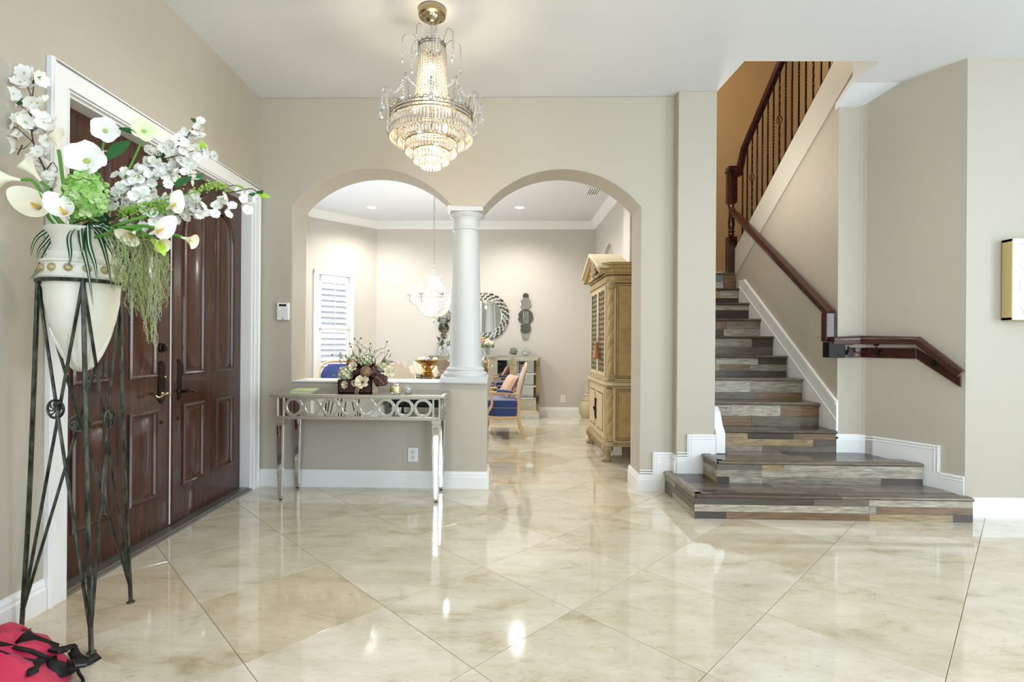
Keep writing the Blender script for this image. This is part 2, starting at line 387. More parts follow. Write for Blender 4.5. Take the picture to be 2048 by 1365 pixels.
# ceiling of the hall with the stairwell opening
ceil_pts = [(-2.25, -3.5), (6.1, -3.5), (6.1, 3.72), (3.283, 3.72), (3.10, 4.05), (2.708, 4.05), (2.697, 3.748), (1.727, 3.735), (1.716, 4.17), (1.716, 4.56), (-2.25, 4.56)]
struct(xy(ZC, ZC+.22, ceil_pts).build('ceiling', M_ceil))
# sloping soffit under the upper flight
sof = [(2.708, 4.05, ZC), (3.10, 4.05, ZC), (2.98, 4.30, ZC-.095), (2.735, 4.30, ZC-.095)]
struct(MB().prism(sof, [(a, b, c+.05) for a, b, c in sof]).build('ceiling_soffit', M_ceil))
# left wall with the double door opening
DY0, DY1, DZ = 2.345, 4.131, 2.372
struct(yz(XL-.2, XL, [(-3.5, 0), (DY0, 0), (DY0, DZ), (DY1, DZ), (DY1, 0), (4.26, 0), (4.26, ZC), (-3.5, ZC)]).build('wall_left', M_wall))
# arched partition
def arc(xa, xb, zs, zt, n=22):
    c = (xb-xa); h = zt-zs; Rr = (c*c/4+h*h)/(2*h); xm = (xa+xb)/2; zc = zt-Rr; a0 = math.asin(c/2/Rr)
    return [(xm+Rr*sin(-a0+2*a0*i/n), zc+Rr*cos(-a0+2*a0*i/n)) for i in range(n+1)]
XJ0, XA, XBb, XJ1 = -1.774, -.440, -.172, 1.130; ZS = .872; XE = -.133
pts = [(XL-.2, 0), (XE, 0), (XE, ZS), (XJ0, ZS)] + arc(XJ0, XA, 2.352, 2.664) + arc(XBb, XJ1, 2.345, 2.660) + [(XJ1, 0), (1.714, 0), (1.714, ZC), (XL-.2, ZC)]
struct(xz(YB, YB+.30, pts).build('wall_back', M_wall, bevel=.008))
struct(MB().box(XJ0+.002, XE, YB-.006, YB+.306, ZS, ZS+.014).build('trim_1', M_trim, bevel=.003))
# pier beside the stair
struct(MB().box(1.406, 1.714, 4.172, 4.30, 0, ZC).build('wall_pier', M_wall, bevel=.006))
struct(MB().box(1.60, 1.714, 4.52, 7.15, 0, 5.8).build('wall_stair_left', M_wall))
# column on the half wall
cxm, cym = -.325, YB+.15
col = MB()
col.box(cxm-.195, cxm+.195, cym-.195, cym+.195, ZS+.012, ZS+.055)
prof = [(.185, ZS+.055), (.19, ZS+.07), (.185, ZS+.088), (.165, ZS+.094), (.160, ZS+.104), (.166, ZS+.115), (.158, ZS+.128), (.142, ZS+.134), (.136, ZS+.16)]
z0, z1 = ZS+.16, 2.17
for i in range(1, 13):
    t = i/12; prof.append((.136-.030*t**1.6, z0+(z1-z0)*t))
prof += [(.107, 2.172), (.118, 2.178), (.120, 2.188), (.115, 2.197), (.107, 2.20), (.107, 2.262), (.113, 2.265), (.113, 2.275), (.122, 2.282), (.138, 2.300), (.143, 2.312), (.140, 2.318)]
col.lathe(prof, (cxm, cym, 0), 40)
col.box(cxm-.148, cxm+.148, cym-.148, cym+.148, 2.316, 2.362)
o = col.build('column', mat('column_paint', '#c8cccc', .45), smooth=True, angle=40); o['kind'] = 'structure'

# right side: frontal wall, splayed wall and rounded wall end
PA, PB = Vector((2.955, 4.275, 0)), Vector((3.283, 3.71, 0))
nS = Vector((PB.y-PA.y, -(PB.x-PA.x), 0)).normalized()       # faces the hall
struct(MB().box(3.283, 6.1, 3.71, 3.9, 0, ZC).build('wall_right', M_wall))
wp = [(2.75, 4.275), (2.88, 4.275), (2.91, 4.27), (2.935, 4.258), (2.955, 4.24), (3.283, 3.712), (3.45, 3.80), (3.45, 4.5), (2.75, 4.5)]
struct(xy(0, ZC, wp).build('wall_splay', M_wall))
# side wall carrying the balustrade of the upper flight
XS = 2.75
a1, a2 = atX(1465, 509, XS), atX(1668, 125, XS)
slA = (a2.z-a1.z)/(a2.y-a1.y)
def zA(y): return a1.z+slA*(y-a1.y)
struct(yz(XS, XS+.12, [(4.5, 0), (6.62, 0), (6.62, zA(6.62)), (3.5, zA(3.5)), (3.5, ZC+.02), (4.03, ZC+.02), (4.301, ZC-.03), (4.5, ZC-.03)]).build('wall_stair_right', M_wall))
b1, b2 = atX(1479, 540, XS), atX(1719, 125, XS)
slB = (b2.z-b1.z)/(b2.y-b1.y)
def zB(y): return b1.z+slB*(y-b1.y)
y0_, y1_ = 3.72, b1.y+.12
struct(yz(XS-.014, XS, [(y1_, zB(y1_)), (y1_, zA(y1_)-.01), (y0_, zA(y0_)-.01), (y0_, zB(y0_))]).build('trim_2', mat('stringer_paint', '#c6c2b7', .4), bevel=.003))
# stairwell enclosure
struct(MB().box(1.6, 5.2, 7.15, 7.3, 0, 5.8).build('wall_stair_far', M_tan))
struct(MB().box(3.95, 4.1, 3.9, 7.15, 1.0, 5.8).build('wall_upper_right', M_tan))
struct(MB().box(1.6, 4.1, 3.0, 3.1, ZC+.22, 5.8).build('wall_upper_front', M_tan))
struct(MB().box(1.5, 1.6, 3.0, 4.6, ZC+.2, 5.8).build('wall_upper_left', M_tan))
struct(MB().box(4.1, 4.2, 3.0, 4.0, ZC+.2, 5.8).build('wall_upper_side', M_tan))
struct(MB().box(1.5, 5.2, 3.0, 7.3, 5.8, 5.9).build('ceiling_upper', M_ceil))

# hall behind the viewer: walls with openings added for the window fill
def window_wall(name, pts_open, horiz_axis, lo, hi, c0, c1):
    mb = MB(); edges = sorted(pts_open); cur = lo
    for a, b, z0, z1 in edges:
        for (u0, u1, v0, v1) in ((cur, a, 0, ZC), (a, b, 0, z0), (a, b, z1, ZC)):
            if horiz_axis == 'x': mb.box(u0, u1, c0, c1, v0, v1)
            else: mb.box(c0, c1, u0, u1, v0, v1)
        cur = b
    if horiz_axis == 'x': mb.box(cur, hi, c0, c1, 0, ZC)
    else: mb.box(c0, c1, cur, hi, 0, ZC)
    return struct(mb.build(name, M_wall))
window_wall('wall_rear', [(-1.9, -.9, .6, 2.9), (1.6, 3.1, .6, 2.9), (3.7, 5.2, .6, 2.9)], 'x', -2.25, 6.1, -3.6, -3.5)
window_wall('wall_side', [(-.95, 1.35, .6, 2.9)], 'y', -3.5, 3.8, 6.0, 6.1)

# dining room shell
BK = 8.64
DBx = -2.16
struct(MB().box(-2.3, 1.72, BK, BK+.12, 0, ZC).build('wall_dining_back', M_wall_d))
W0, W1 = Vector((DBx, BK, 0)), Vector((-3.05, 7.74, 0))      # bay wall holding the shuttered window
dW = (W1-W0).normalized(); nW = Vector((dW.y, -dW.x, 0)); nW = nW if nW.y < 0 else -nW
def wallpt(t, z, off=0): p = W0+dW*t+nW*off; return (p.x, p.y, z)
LW = (W1-W0).length
def wbox(mb, t0, t1, z0, z1, o0, o1, m=0):
    return mb.prism([wallpt(t0, z0, o0), wallpt(t1, z0, o0), wallpt(t1, z1, o0), wallpt(t0, z1, o0)], [wallpt(t0, z0, o1), wallpt(t1, z0, o1), wallpt(t1, z1, o1), wallpt(t0, z1, o1)], m)
wt = [((atP(px, py, W0, nW))-W0).dot(dW) for px, py in ((707, 545), (627, 537))]
wz = (atP(707, 547, W0, nW).z, .55)
mb = MB(); wbox(mb, -.1, wt[0]+.05, 0, ZC, 0, -.12); wbox(mb, wt[1]-.05, LW+.1, 0, ZC, 0, -.12); wbox(mb, wt[0]+.05, wt[1]-.05, wz[0]-.05, ZC, 0, -.12); wbox(mb, wt[0]+.05, wt[1]-.05, 0, wz[1]+.05, 0, -.12)
struct(mb.build('wall_dining_bay', M_wall_d))
struct(MB().box(-3.6, -3.45, 7.35, 7.8, 0, ZC).box(-3.6, -3.45, 4.5, 5.2, 0, ZC).box(-3.6, -3.45, 5.2, 7.4, 0, .6).box(-3.6, -3.45, 5.2, 7.4, 2.8, ZC).box(-3.6, -3.0, 7.7, 7.85, 0, ZC).build('wall_dining_left', M_wall_d))
struct(MB().box(-3.6, -2.2, 4.4, 4.52, 0, ZC).build('wall_dining_front', M_wall_d))
# right dining wall with a tall arched niche
na, nb = 7.15, 7.98
yzp = [(4.552, 0), (na, 0)]+[(y, z) for y, z in arc(na, nb, 2.28, 2.68)]+[(nb, 0), (BK, 0), (BK, ZC), (4.552, ZC)]
struct(yz(1.535, 1.60, yzp).build('wall_dining_right', M_wall_d))
struct(MB().box(1.585, 1.60, na-.05, nb+.05, 0, 2.75).build('wall_dining_niche', mat('niche_paint', '#b9b3a8', .7)))
struct(MB().box(1.47, 1.56, 6.02, 6.34, 0, ZC).build('wall_dining_pilaster', M_wall_d, bevel=.004))
struct(MB().box(-3.6, 1.72, 4.50, BK+.1, ZC, ZC+.15).build('ceiling_dining', M_ceil))

# ------------------------------------------------------------------ mouldings
def sweep(path, prof, side=1, closed=False):
    """prof: (distance out from wall, z) ; path: xy points ; side: which side of travel is the room"""
    P_ = [Vector((p[0], p[1], 0)) for p in path]; rs = []
    for i, p in enumerate(P_):
        d0 = (P_[i]-P_[i-1]).normalized() if i > 0 else None
        d1 = (P_[i+1]-P_[i]).normalized() if i < len(P_)-1 else None
        n0 = Vector((-d0.y, d0.x, 0))*side if d0 else None; n1 = Vector((-d1.y, d1.x, 0))*side if d1 else None
        if n0 is None: nn = n1
        elif n1 is None: nn = n0
        else: nn = (n0+n1).normalized(); nn = nn/max(.3, nn.dot(n0))
        rs.append([p+nn*d+Vector((0, 0, z)) for d, z in prof])
    return MB().rings(rs, 0, True, True, True)
BH = .140
base_prof = [(0, 0), (.018, 0), (.018, BH-.045), (.013, BH-.038), (.013, BH-.022), (.008, BH-.012), (.005, BH), (0, BH)]
crown = [(0, ZC), (0, ZC-.125), (.012, ZC-.125), (.016, ZC-.105), (.03, ZC-.085), (.055, ZC-.055), (.078, ZC-.035), (.085, ZC-.015), (.095, ZC-.012), (.095, ZC)]
struct(sweep([(XL, DY0-.10), (XL, -3.4)], base_prof, 1).build('baseboard_left', M_trim))
struct(sweep([(XL, 4.25), (XL+.001, YB), (XE, YB), (XE, YB+.30)], base_prof, -1).build('baseboard_back', M_trim))
struct(sweep([(XJ1, YB+.32), (XJ1, YB), (1.335, YB)], base_prof, -1).build('baseboard_jamb', M_trim))
struct(sweep([(3.24, 3.71), (6.0, 3.71)], base_prof, -1).build('baseboard_right', M_trim))
struct(sweep([(DBx-.01, BK), (1.535, BK), (1.535, 8.0)], base_prof, -1).build('baseboard_dining', M_trim))
struct(sweep([(W1.x-.3, W1.y-.3), (W0.x, W0.y), (1.535, BK), (1.535, 4.6)], crown, -1).build('trim_3', M_trim, smooth=True))
# baseboards stepping up beside the stair
def plate(name, pts3, n, th=.016, ins=.022):
    P_ = [Vector(p) for p in pts3]; n = Vector(n)
    mb = MB().prism([p for p in P_], [p+n*th for p in P_])
    return mb
def stepped(name, outline, n, top_idx):
    """outline on the wall; top_idx = indices of the run of top/side edges carrying the cap moulding"""
    mb = plate(name, outline, n); n = Vector(n)
    for a, b in zip(top_idx[:-1], top_idx[1:]):
        pa, pb = Vector(outline[a]), Vector(outline[b])
        for off, th, r in ((.012, .019, .006), (.034, .018, .005)):
            c = sum((Vector(p) for p in outline), Vector())/len(outline)
            d = (pb-pa).normalized(); ins = n.cross(d).normalized(); ins = ins if ins.dot(c-(pa+pb)/2) > 0 else -ins
            mb.tube([pa+ins*off+n*th*.85, pb+ins*off+n*th*.85], r, 6)
    return struct(mb.build(name, M_trim, smooth=True))
Y4 = 4.172
o_back = [(1.13, YB, 0), (1.406, YB, 0), (1.406, YB, .322), (1.236, YB, .322), (1.236, YB, BH), (1.13, YB, BH)]
stepped('baseboard_stair_left', o_back, (0, -1, 0), [2, 3, 4, 5])
o_pier = [(1.406, Y4, .16), (1.72, Y4, .16), (1.72, Y4, .487), (1.487, Y4, .487), (1.487, Y4, .305), (1.406, Y4, .305)]
stepped('baseboard_pier', o_pier, (0, -1, 0), [2, 3, 4, 5])
o_pside = [(1.406, Y4, .16), (1.406, YB, .16), (1.406, YB, .315), (1.406, Y4, .315)]
stepped('baseboard_pier_side', o_pside, (-1, 0, 0), [2, 3])
dS = (PB-PA).normalized()
def onS(t, z): p = PA+dS*t; return (p.x, p.y, z)
LS = (PB-PA).length
def tS(x): return (x-PA.x)/dS.x
o_spl = [onS(.0, .30), onS(tS(3.2), .15), onS(LS-.002, 0), onS(LS-.002, .285), onS(tS(3.214), .285), onS(tS(3.214), .482), onS(.0, .482)]
o_spl = [onS(.0, .1), onS(LS-.002, 0), onS(LS-.002, .287), onS(tS(3.214), .287), onS(tS(3.214), .484), onS(.0, .484)]
stepped('baseboard_splay', o_spl, tuple(-nS if nS.y > 0 else nS), [2, 3, 4, 5])
struct(sweep([(2.735, 4.275), (2.88, 4.275), (2.91, 4.27), (2.935, 4.258), (2.955, 4.24)], [(0, .3), (.018, .3), (.018, .44), (.013, .446), (.013, .462), (.005, .484), (0, .484)], -1).build('baseboard_wall_end', M_trim, smooth=True))
# skirting that climbs with the stair on the right, end stringer on the left
sk = [(4.275, .32), (4.275, .745), (4.21, .716), (5.876, 1.952), (5.99, 1.96), (5.99, 1.66), (4.40, .45)]
sk = [(4.262, .33), (4.262, .755), (5.88, 1.955), (6.02, 1.965), (6.02, 1.5), (4.6, .40)]
mb = yz(2.735, 2.752, sk)
mb.tube([(2.734, 4.262, .750), (2.734, 5.88, 1.95)], .011, 8); mb.tube([(2.733, 4.262, .722), (2.733, 5.88, 1.922)], .006, 6)
mb.tube([(2.734, 4.262, .60), (2.734, 6.0, 1.89)], .005, 6)
struct(mb.build('trim_4', M_trim, smooth=True))
mb = yz(1.714, 1.79, [(4.15, .335), (4.15, .50), (4.20, .56), (4.25, .66), (4.30, .70), (4.30, .335)])
mb.add([], [])
struct(mb.build('trim_5', M_trim, bevel=.006))
mb = yz(1.714, 1.735, [(4.30, .335), (4.30, .72), (4.5, .90), (6.0, 2.02), (6.0, 1.3), (4.6, .35)])
struct(mb.build('trim_6', M_trim, bevel=.004))

# ------------------------------------------------------------------ staircase with plank treads and risers
stair = empty('staircase', (2.26, 4.0, 0), 'staircase clad in rustic grey-brown wood planks rising between white skirtings', 'staircase')
ZST = [0, .170, .335, .512, .716, .908, 1.108, 1.300, 1.490, 1.680, 1.870, 2.065]
rnd = random.Random(3)
def plank_row(par, p0, p1, z0, z1, n, breaks, th, mtl, name='plank'):
    p0, p1, n = Vector(p0), Vector(p1), Vector(n); L = (p1-p0).length; d = (p1-p0)/L; cuts = [0]+breaks+[1]
    for a, b in zip(cuts[:-1], cuts[1:]):
        A, B = p0+d*(a*L+.0006), p0+d*(b*L-.0006); c = (A+B)/2
        tt = th+rnd.uniform(-.0008, .0008)
        hx = (B-A).length/2; ang = math.atan2(d.y, d.x)
        m_ = MB()
        lo = [Vector((-hx, 0, z0+.0006)), Vector((hx, 0, z0+.0006)), Vector((hx, 0, z1-.0006)), Vector((-hx, 0, z1-.0006))]
        hi = [Vector((v.x, -tt, v.z)) for v in lo]
        m_.v = []; m_.prism(lo, hi)
        o = m_.build(name, mtl, par, local=True); o.location = c-Vector(ORG[par.name]); o.rotation_euler = (0, 0, ang)
def xsplay(y): return PA.x+(y-PA.y)/dS.y*dS.x-.022
def tread_strip(par, x0, x1, y0, y1, z, breaks, mtl=None):
    cuts = [0]+breaks+[1]
    if x1 > 2.9:
        for a, b in zip(cuts[:-1], cuts[1:]):
            A, B = x0+(x1-x0)*a+.0006, x0+(x1-x0)*b-.0006; xa, xb = xsplay(y0), xsplay(y1)
            if b == 1: pl = [(A, y0), (min(B, xa), y0), (min(B, xb), y1-.001), (A, y1-.001)]
            else: pl = [(A, y0), (B, y0), (B, y1-.001), (A, y1-.001)]
            xy(z-.012, z+rnd.uniform(-.0006, .0006), pl).build('plank', mtl or M_plank_t, par)
        return
    for a, b in zip(cuts[:-1], cuts[1:]):
        A, B = x0+(x1-x0)*a+.0006, x0+(x1-x0)*b-.0006
        m_ = MB().box(-(B-A)/2, (B-A)/2, 0, y1-y0-.001, -.012, rnd.uniform(-.0006, .0006))
        o = m_.build('plank', mtl or M_plank_t, par, local=True); o.location = Vector(((A+B)/2, y0, z))-Vector(ORG[par.name])
def nosing(par, pts, z, mtl=None):
    """rounded nosing board along a polyline"""
    for a, b in zip(pts[:-1], pts[1:]):
        a, b = Vector((*a, 0)), Vector((*b, 0)); L = (b-a).length; d = (b-a)/L; k = max(1, round(L/1.05)); br = [0]+[min(.95, max(.05, (i+rnd.uniform(-.2, .2))/k)) for i in range(1, k)]+[1]
        n = Vector((d.y, -d.x, 0))
        for s, e in zip(br[:-1], br[1:]):
            m_ = MB(); pr = [(-.045, -.026), (.010, -.026), (.020, -.022), (.025, -.013), (.020, -.004), (.010, .0008), (-.045, .0008)]
            half = (e-s)*L/2-.0005
            m_.prism([(-half, -q_[0], q_[1]) for q_ in pr], [(half, -q_[0], q_[1]) for q_ in pr])
            o = m_.build('nosing', mtl or M_plank_t, par, local=True, smooth=True)
            c = a+d*(s+e)/2*L; o.location = Vector((c.x, c.y, z))-Vector(ORG[par.name]); o.rotation_euler = (0, 0, math.atan2(d.y, d.x))
def step(name): return None
def carcass(x0, x1, y0, y1, z0, z1): return MB().box(x0, x1, y0, y1, z0, z1).build('step', M_groove, stair)
# step 1 and 2 wrap round the pier
s1 = xy(0, ZST[1]-.013, [(1.348, 3.60), (3.233, 3.60), (xsplay(3.76), 3.76), (xsplay(4.16), 4.16), (1.348, 4.16)]).build('step', M_groove, stair)
for k, (za, zb_, br) in enumerate(((0, .050, [.115, .632, .93]), (.050, .100, [.63, .655]), (.100, .148, [.43, .63]))):
    plank_row(s1, (1.338, 3.600, 0), (3.233, 3.600, 0), za, zb_, (0, -1, 0), br, .011, M_plank)
    plank_row(s1, (1.348, 4.25, 0), (1.348, 3.590, 0), za, zb_, (-1, 0, 0), [[.3], [.55], [.4]][k], .011, M_plank)
nosing(s1, [(1.348, 4.25), (1.348, 3.60), (3.233, 3.60)], ZST[1])
for y0, y1, br in ((3.642, 3.71, [.15, .42, .8]), (3.71, 3.79, [.08, .3, .64]), (3.79, 3.885, [.05, .33, .7]), (3.885, 4.0, [.12, .5]), (4.0, 4.165, [.1, .4])):
    tread_strip(s1, 1.392, 3.20, y0, y1, ZST[1], br)
s2 = xy(ZST[1]-.01, ZST[2]-.013, [(1.625, 3.90), (3.135, 3.90), (xsplay(4.16), 4.168), (1.625, 4.168)]).build('step', M_groove, stair)
for k, (za, zb_, br) in enumerate(((.170, .218, [.06, .22, .80]), (.218, .270, [.22]), (.270, .313, [.22, .33]))):
    plank_row(s2, (1.615, 3.90, 0), (3.135, 3.90, 0), za, zb_, (0, -1, 0), br, .011, M_plank)
    plank_row(s2, (1.625, 4.168, 0), (1.625, 3.89, 0), za, zb_, (-1, 0, 0), [], .011, M_plank)
nosing(s2, [(1.625, 4.168), (1.625, 3.90), (3.135, 3.90)], ZST[2])
for y0, y1, br in ((3.942, 4.02, [.12, .35, .7]), (4.02, 4.12, [.25, .55]), (4.12, 4.262, [.1, .4, .75])):
    tread_strip(s2, 1.67 if y0 < 4.1 else 1.795, 3.11 if y0 < 4.0 else 2.98, y0, y1, ZST[2], br)
YN = [None, None, None, 4.24, 4.468, 4.718, 4.976, 5.232, 5.492, 5.748, 6.004]
for k in range(3, 11):
    ya = YN[k]+.02; yb = (YN[k+1]+.02) if k < 10 else 6.30
    zlo, zhi = ZST[k-1], ZST[k]; xl = 1.795 if k == 3 else 1.737
    sk_ = carcass(xl, 2.733, ya+.012, yb+.02, zlo-.01, zhi-.013)
    hh = zhi-.024-zlo; f_ = rnd.choice((.40, .46, .5, .36)); cuts = [0, f_, 1] if k % 3 else [0, .3, .66, 1]
    for a, b in zip(cuts[:-1], cuts[1:]):
        br = [rnd.uniform(.2, .45), rnd.uniform(.55, .85)] if rnd.random() < .45 else [rnd.uniform(.25, .8)]
        plank_row(sk_, (xl, ya+.012, 0), (2.733, ya+.012, 0), zlo+hh*a, zlo+hh*b, (0, -1, 0), br, .011, M_plank)
    nosing(sk_, [(xl, ya), (2.733, ya)], zhi)
    d_ = yb-ya
    tread_strip(sk_, xl, 2.733, ya+.045, ya+.045+(d_-.03)/2, zhi, [rnd.uniform(.3, .7)])
    tread_strip(sk_, xl, 2.733, ya+.045+(d_-.03)/2, yb+.014, zhi, [rnd.uniform(.3, .7)])
# landing, turned last riser
land = MB().prism([(1.72, 6.02, 1.86), (2.66, 6.10, 1.86), (2.733, 6.12, 1.86), (2.733, 7.14, 1.86), (1.72, 7.14, 1.86)][:5], [(1.72, 6.02, 2.05), (2.66, 6.10, 2.05), (2.733, 6.12, 2.05), (2.733, 7.14, 2.05), (1.72, 7.14, 2.05)])
land = MB().prism([(1.72, 6.33, 1.86), (2.60, 6.12, 1.86), (2.733, 6.12, 1.86), (2.733, 7.14, 1.86), (1.72, 7.14, 1.86)], [(1.72, 6.33, 2.052), (2.60, 6.12, 2.052), (2.733, 6.12, 2.052), (2.733, 7.14, 2.052), (1.72, 7.14, 2.052)]).build('landing', M_groove, stair)
plank_row(land, (1.72, 6.33, 0), (2.60, 6.12, 0), 1.872, 1.955, (0, -1, 0), [.6], .011, M_plank)
plank_row(land, (1.72, 6.33, 0), (2.60, 6.12, 0), 1.955, 2.04, (0, -1, 0), [.35], .011, M_plank)
plank_row(land, (2.602, 6.12, 0), (2.733, 6.12, 0), 1.872, 2.04, (0, -1, 0), [], .011, M_plank)
nosing(land, [(1.72, 6.33), (2.60, 6.12), (2.733, 6.12)], 2.065)
tread_strip(land, 1.72, 2.73, 6.36, 7.1, 2.065, [.5])
struct(MB().box(2.70, 3.95, 7.132, 7.15, 2.06, 2.22).box(1.72, 2.70, 7.132, 7.15, 2.06, 2.22).build('baseboard_landing', M_trim))

# ------------------------------------------------------------------ balustrade, newel, handrails
XR = XS-.02
bal = empty('stair_balustrade', (XS, 6.1, 2.06), 'dark balustrade of twisted iron spindles along the upper stair flight', 'balustrade')
XM = XS+.035
shoe = lambda y: zA(y)
r1, r2 = atX(1478, 328, XM), atX(1567, 121, XM)
slR = (r2.z-r1.z)/(r2.y-r1.y)
def zR(y): return r1.z+slR*(y-r1.y)
ye = 3.75
mb = MB(); d_ = .035
mb.prism([(XM-d_, 6.24, zA(6.24)-.012), (XM+d_, 6.24, zA(6.24)-.012), (XM+d_, 6.24, zA(6.24)+.028), (XM-d_, 6.24, zA(6.24)+.028)],
         [(XM-d_, ye, zA(ye)-.012), (XM+d_, ye, zA(ye)-.012), (XM+d_, ye, zA(ye)+.028), (XM-d_, ye, zA(ye)+.028)])
mb.build('shoe_rail', M_iron, bal, bevel=.003)
def railprof(c, up, side, wd=.034, ht=.062):
    pr = [(-.7, 0), (-.75, .22), (-1, .42), (-1, .72), (-.75, .93), (-.35, 1), (.35, 1), (.75, .93), (1, .72), (1, .42), (.75, .22), (.7, 0)]
    return [c+side*(a*wd)+up*(b*ht) for a, b in pr]
def rail(pts, side, wd=.034, ht=.062, upv=None):
    P_ = [Vector(p) for p in pts]; rs = []
    for i, p in enumerate(P_):
        t = (P_[min(i+1, len(P_)-1)]-P_[max(i-1, 0)]).normalized(); s = Vector(side[i] if isinstance(side, list) else side).normalized()
        up = s.cross(t).normalized() if upv is None else Vector(upv)
        if up.z < -.01: up = -up
        if i not in (0, len(P_)-1):
            d0 = (P_[i]-P_[i-1]).normalized(); k = 1/max(.5, t.dot(d0))
        else: k = 1
        rs.append(railprof(p, up*k, s, wd, ht))
    return MB().rings(rs, 0, True, True, True)
top = [(XM-.05, 6.15, 3.195), (XM-.02, 6.06, 3.205), (XM, 5.98, zR(5.97)+.0), (XM, 5.88, zR(5.88)), (XM, ye, zR(ye))]
rail(top, (1, 0, 0), .036, .07).build('top_rail', M_rail, bal, smooth=True)
# spindles
def twist(h, r=.0075, z0=None, z1=None, basket=None, n=2):
    mb = MB(); zs = [0]
    K = 60
    rs = []
    for i in range(K+1):
        z = h*i/K; tw = 0
        if z0 is not None: tw = (min(max(z, z0), z1)-z0)/(z1-z0)*pi*n
        rr = r*(1.25 if (z0 is not None and z0 < z < z1) else 1.15)
        if basket and abs(z-basket) < .05: rr = r*.0 + .0001
        rs.append([Vector((rr*cos(tw+pi/4+k*pi/2), rr*sin(tw+pi/4+k*pi/2), z)) for k in range(4)])
    mb.rings(rs, 0, True, True, True)
    if basket:
        for q_ in range(4):
            mb.tube([Vector((.026*sin(pi*j/8)*cos(q_*pi/2+j*.28), .026*sin(pi*j/8)*sin(q_*pi/2+j*.28), basket-.055+.11*j/8)) for j in range(9)], .004, 5)
        mb.ball((0, 0, basket-.06), (.012, .012, .009), 6, 4); mb.ball((0, 0, basket+.06), (.012, .012, .009), 6, 4)
    return mb
ys = []
px_mid = [(1470, 470), (1479, 470), (1488, 470), (1499, 470), (1509, 470), (1520, 470), (1531, 470), (1543, 470), (1555, 470), (1567, 470), (1581, 470), (1594, 470), (1610, 470), (1625, 470), (1641, 470), (1658, 470)]
for i in range(19):
    y = 6.045-i*.113
    zb_, zt_ = zA(y)+.012, zR(y)+.006
    h = zt_-zb_
    kind = i % 5
    if kind == 2: m_ = twist(h, z0=.12, z1=h-.12, basket=h*.5, n=5)
    elif kind in (0, 3): m_ = twist(h, z0=h*.40, z1=h*.85, n=7)
    else: m_ = twist(h, z0=h*.15, z1=h*.62, n=7)
    if y < ye+.03: break
    o = m_.build('spindle', M_iron, bal, local=True); o.location = Vector((XM, y, zb_))-Vector(ORG[bal.name])
nw = MB(); s = .048
nx, ny = 2.712, 6.17
nw.box(nx-s, nx+s, ny-s, ny+s, 2.062, 2.50)
nw.lathe([(.046, 2.50), (.03, 2.515), (.036, 2.53), (.028, 2.545), (.042, 2.565), (.028, 2.585), (.034, 2.60), (.04, 2.66), (.03, 2.76), (.034, 2.86), (.03, 2.88), (.046, 2.90)], (nx, ny, 0), 16)
nw.box(nx-s, nx+s, ny-s, ny+s, 2.90, 3.27)
newel = nw.build('newel_post', M_rail, bal, smooth=True, angle=40)
MB().box(nx-.06, nx+.06, ny-.06, ny+.06, 3.27, 3.30).box(nx-.052, nx+.052, ny-.052, ny+.052, 3.30, 3.335).build('cap', M_rail, newel, bevel=.005)
# handrail on the lower flight: gooseneck from the newel, long slope, drop, and return along the splayed wall
hr = empty('stair_handrail', (2.68, 4.2, 1.2), 'dark reddish wooden handrail descending the stair wall and turning along the splayed wall', 'handrail')
XH = 2.682
A = atX(1455, 428, XH); B = atX(1658, 634, XH); Cc = atX(1663, 672, XH)
neck = [(XH, ny-.02, 3.26), (XH, ny-.025, 3.1), (XH, ny-.03, 2.92), (XH, ny-.04, 2.86), (XH, ny-.075, 2.80), (XH, ny-.13, 2.76)]
t_ = (A.y-B.y)
p_s = Vector((XH, A.y-.10, A.z-.08)); 
MB().tube(smoothpath([(XH, ny-.03, 3.25), (XH, ny-.035, 3.02), (XH, ny-.045, 2.88), (XH, ny-.09, 2.80), (XH, ny-.16, 2.735)], 4), .034, 12).build('gooseneck', M_rail, hr, smooth=True)
rail([(XH, ny-.14, 2.715), tuple(lerp((XH, ny-.14, 2.715), B, .5)), (XH, B.y, B.z)], (1, 0, 0), .036, .066).build('rail', M_railx, hr, smooth=True)
mb = MB(); 
mb.prism([(XH-.036, B.y+.05, B.z-.205), (XH+.036, B.y+.05, B.z-.205), (XH+.036, B.y-.02, B.z-.205), (XH-.036, B.y-.02, B.z-.205)], [(XH-.036, B.y+.05, B.z+.03), (XH+.036, B.y+.05, B.z+.03), (XH+.036, B.y-.02, B.z+.06), (XH-.036, B.y-.02, B.z+.06)])
mb.build('drop', M_railx, hr, bevel=.008)
nOut = Vector((-dS.y, dS.x, 0)); nOut = nOut if nOut.y < 0 else -nOut
def offS(p, d): q_ = p+nOut*d; return q_
c0 = Vector((XH+.0, 4.205, 1.252)); c1 = PA+nOut*.07; c1 = Vector((c1.x-.02, c1.y-.015, 1.252))
e1 = atP(1833, 683, PA+nOut*.07, nOut); e2 = atP(1916, 740, PA+nOut*.07, nOut)
c1 = PA+nOut*.075; k1 = Vector((c1.x-.012, 4.20, 1.222))
rail([Vector((XH-.02, 4.205, 1.222)), k1, Vector((e1.x, e1.y, 1.222)), Vector((e2.x, e2.y, e2.z-.05))], [(0, 1, 0), (.4, .9, 0), tuple(-nOut), tuple(-nOut)], .030, .060).build('return_rail', M_railx, hr, smooth=True)
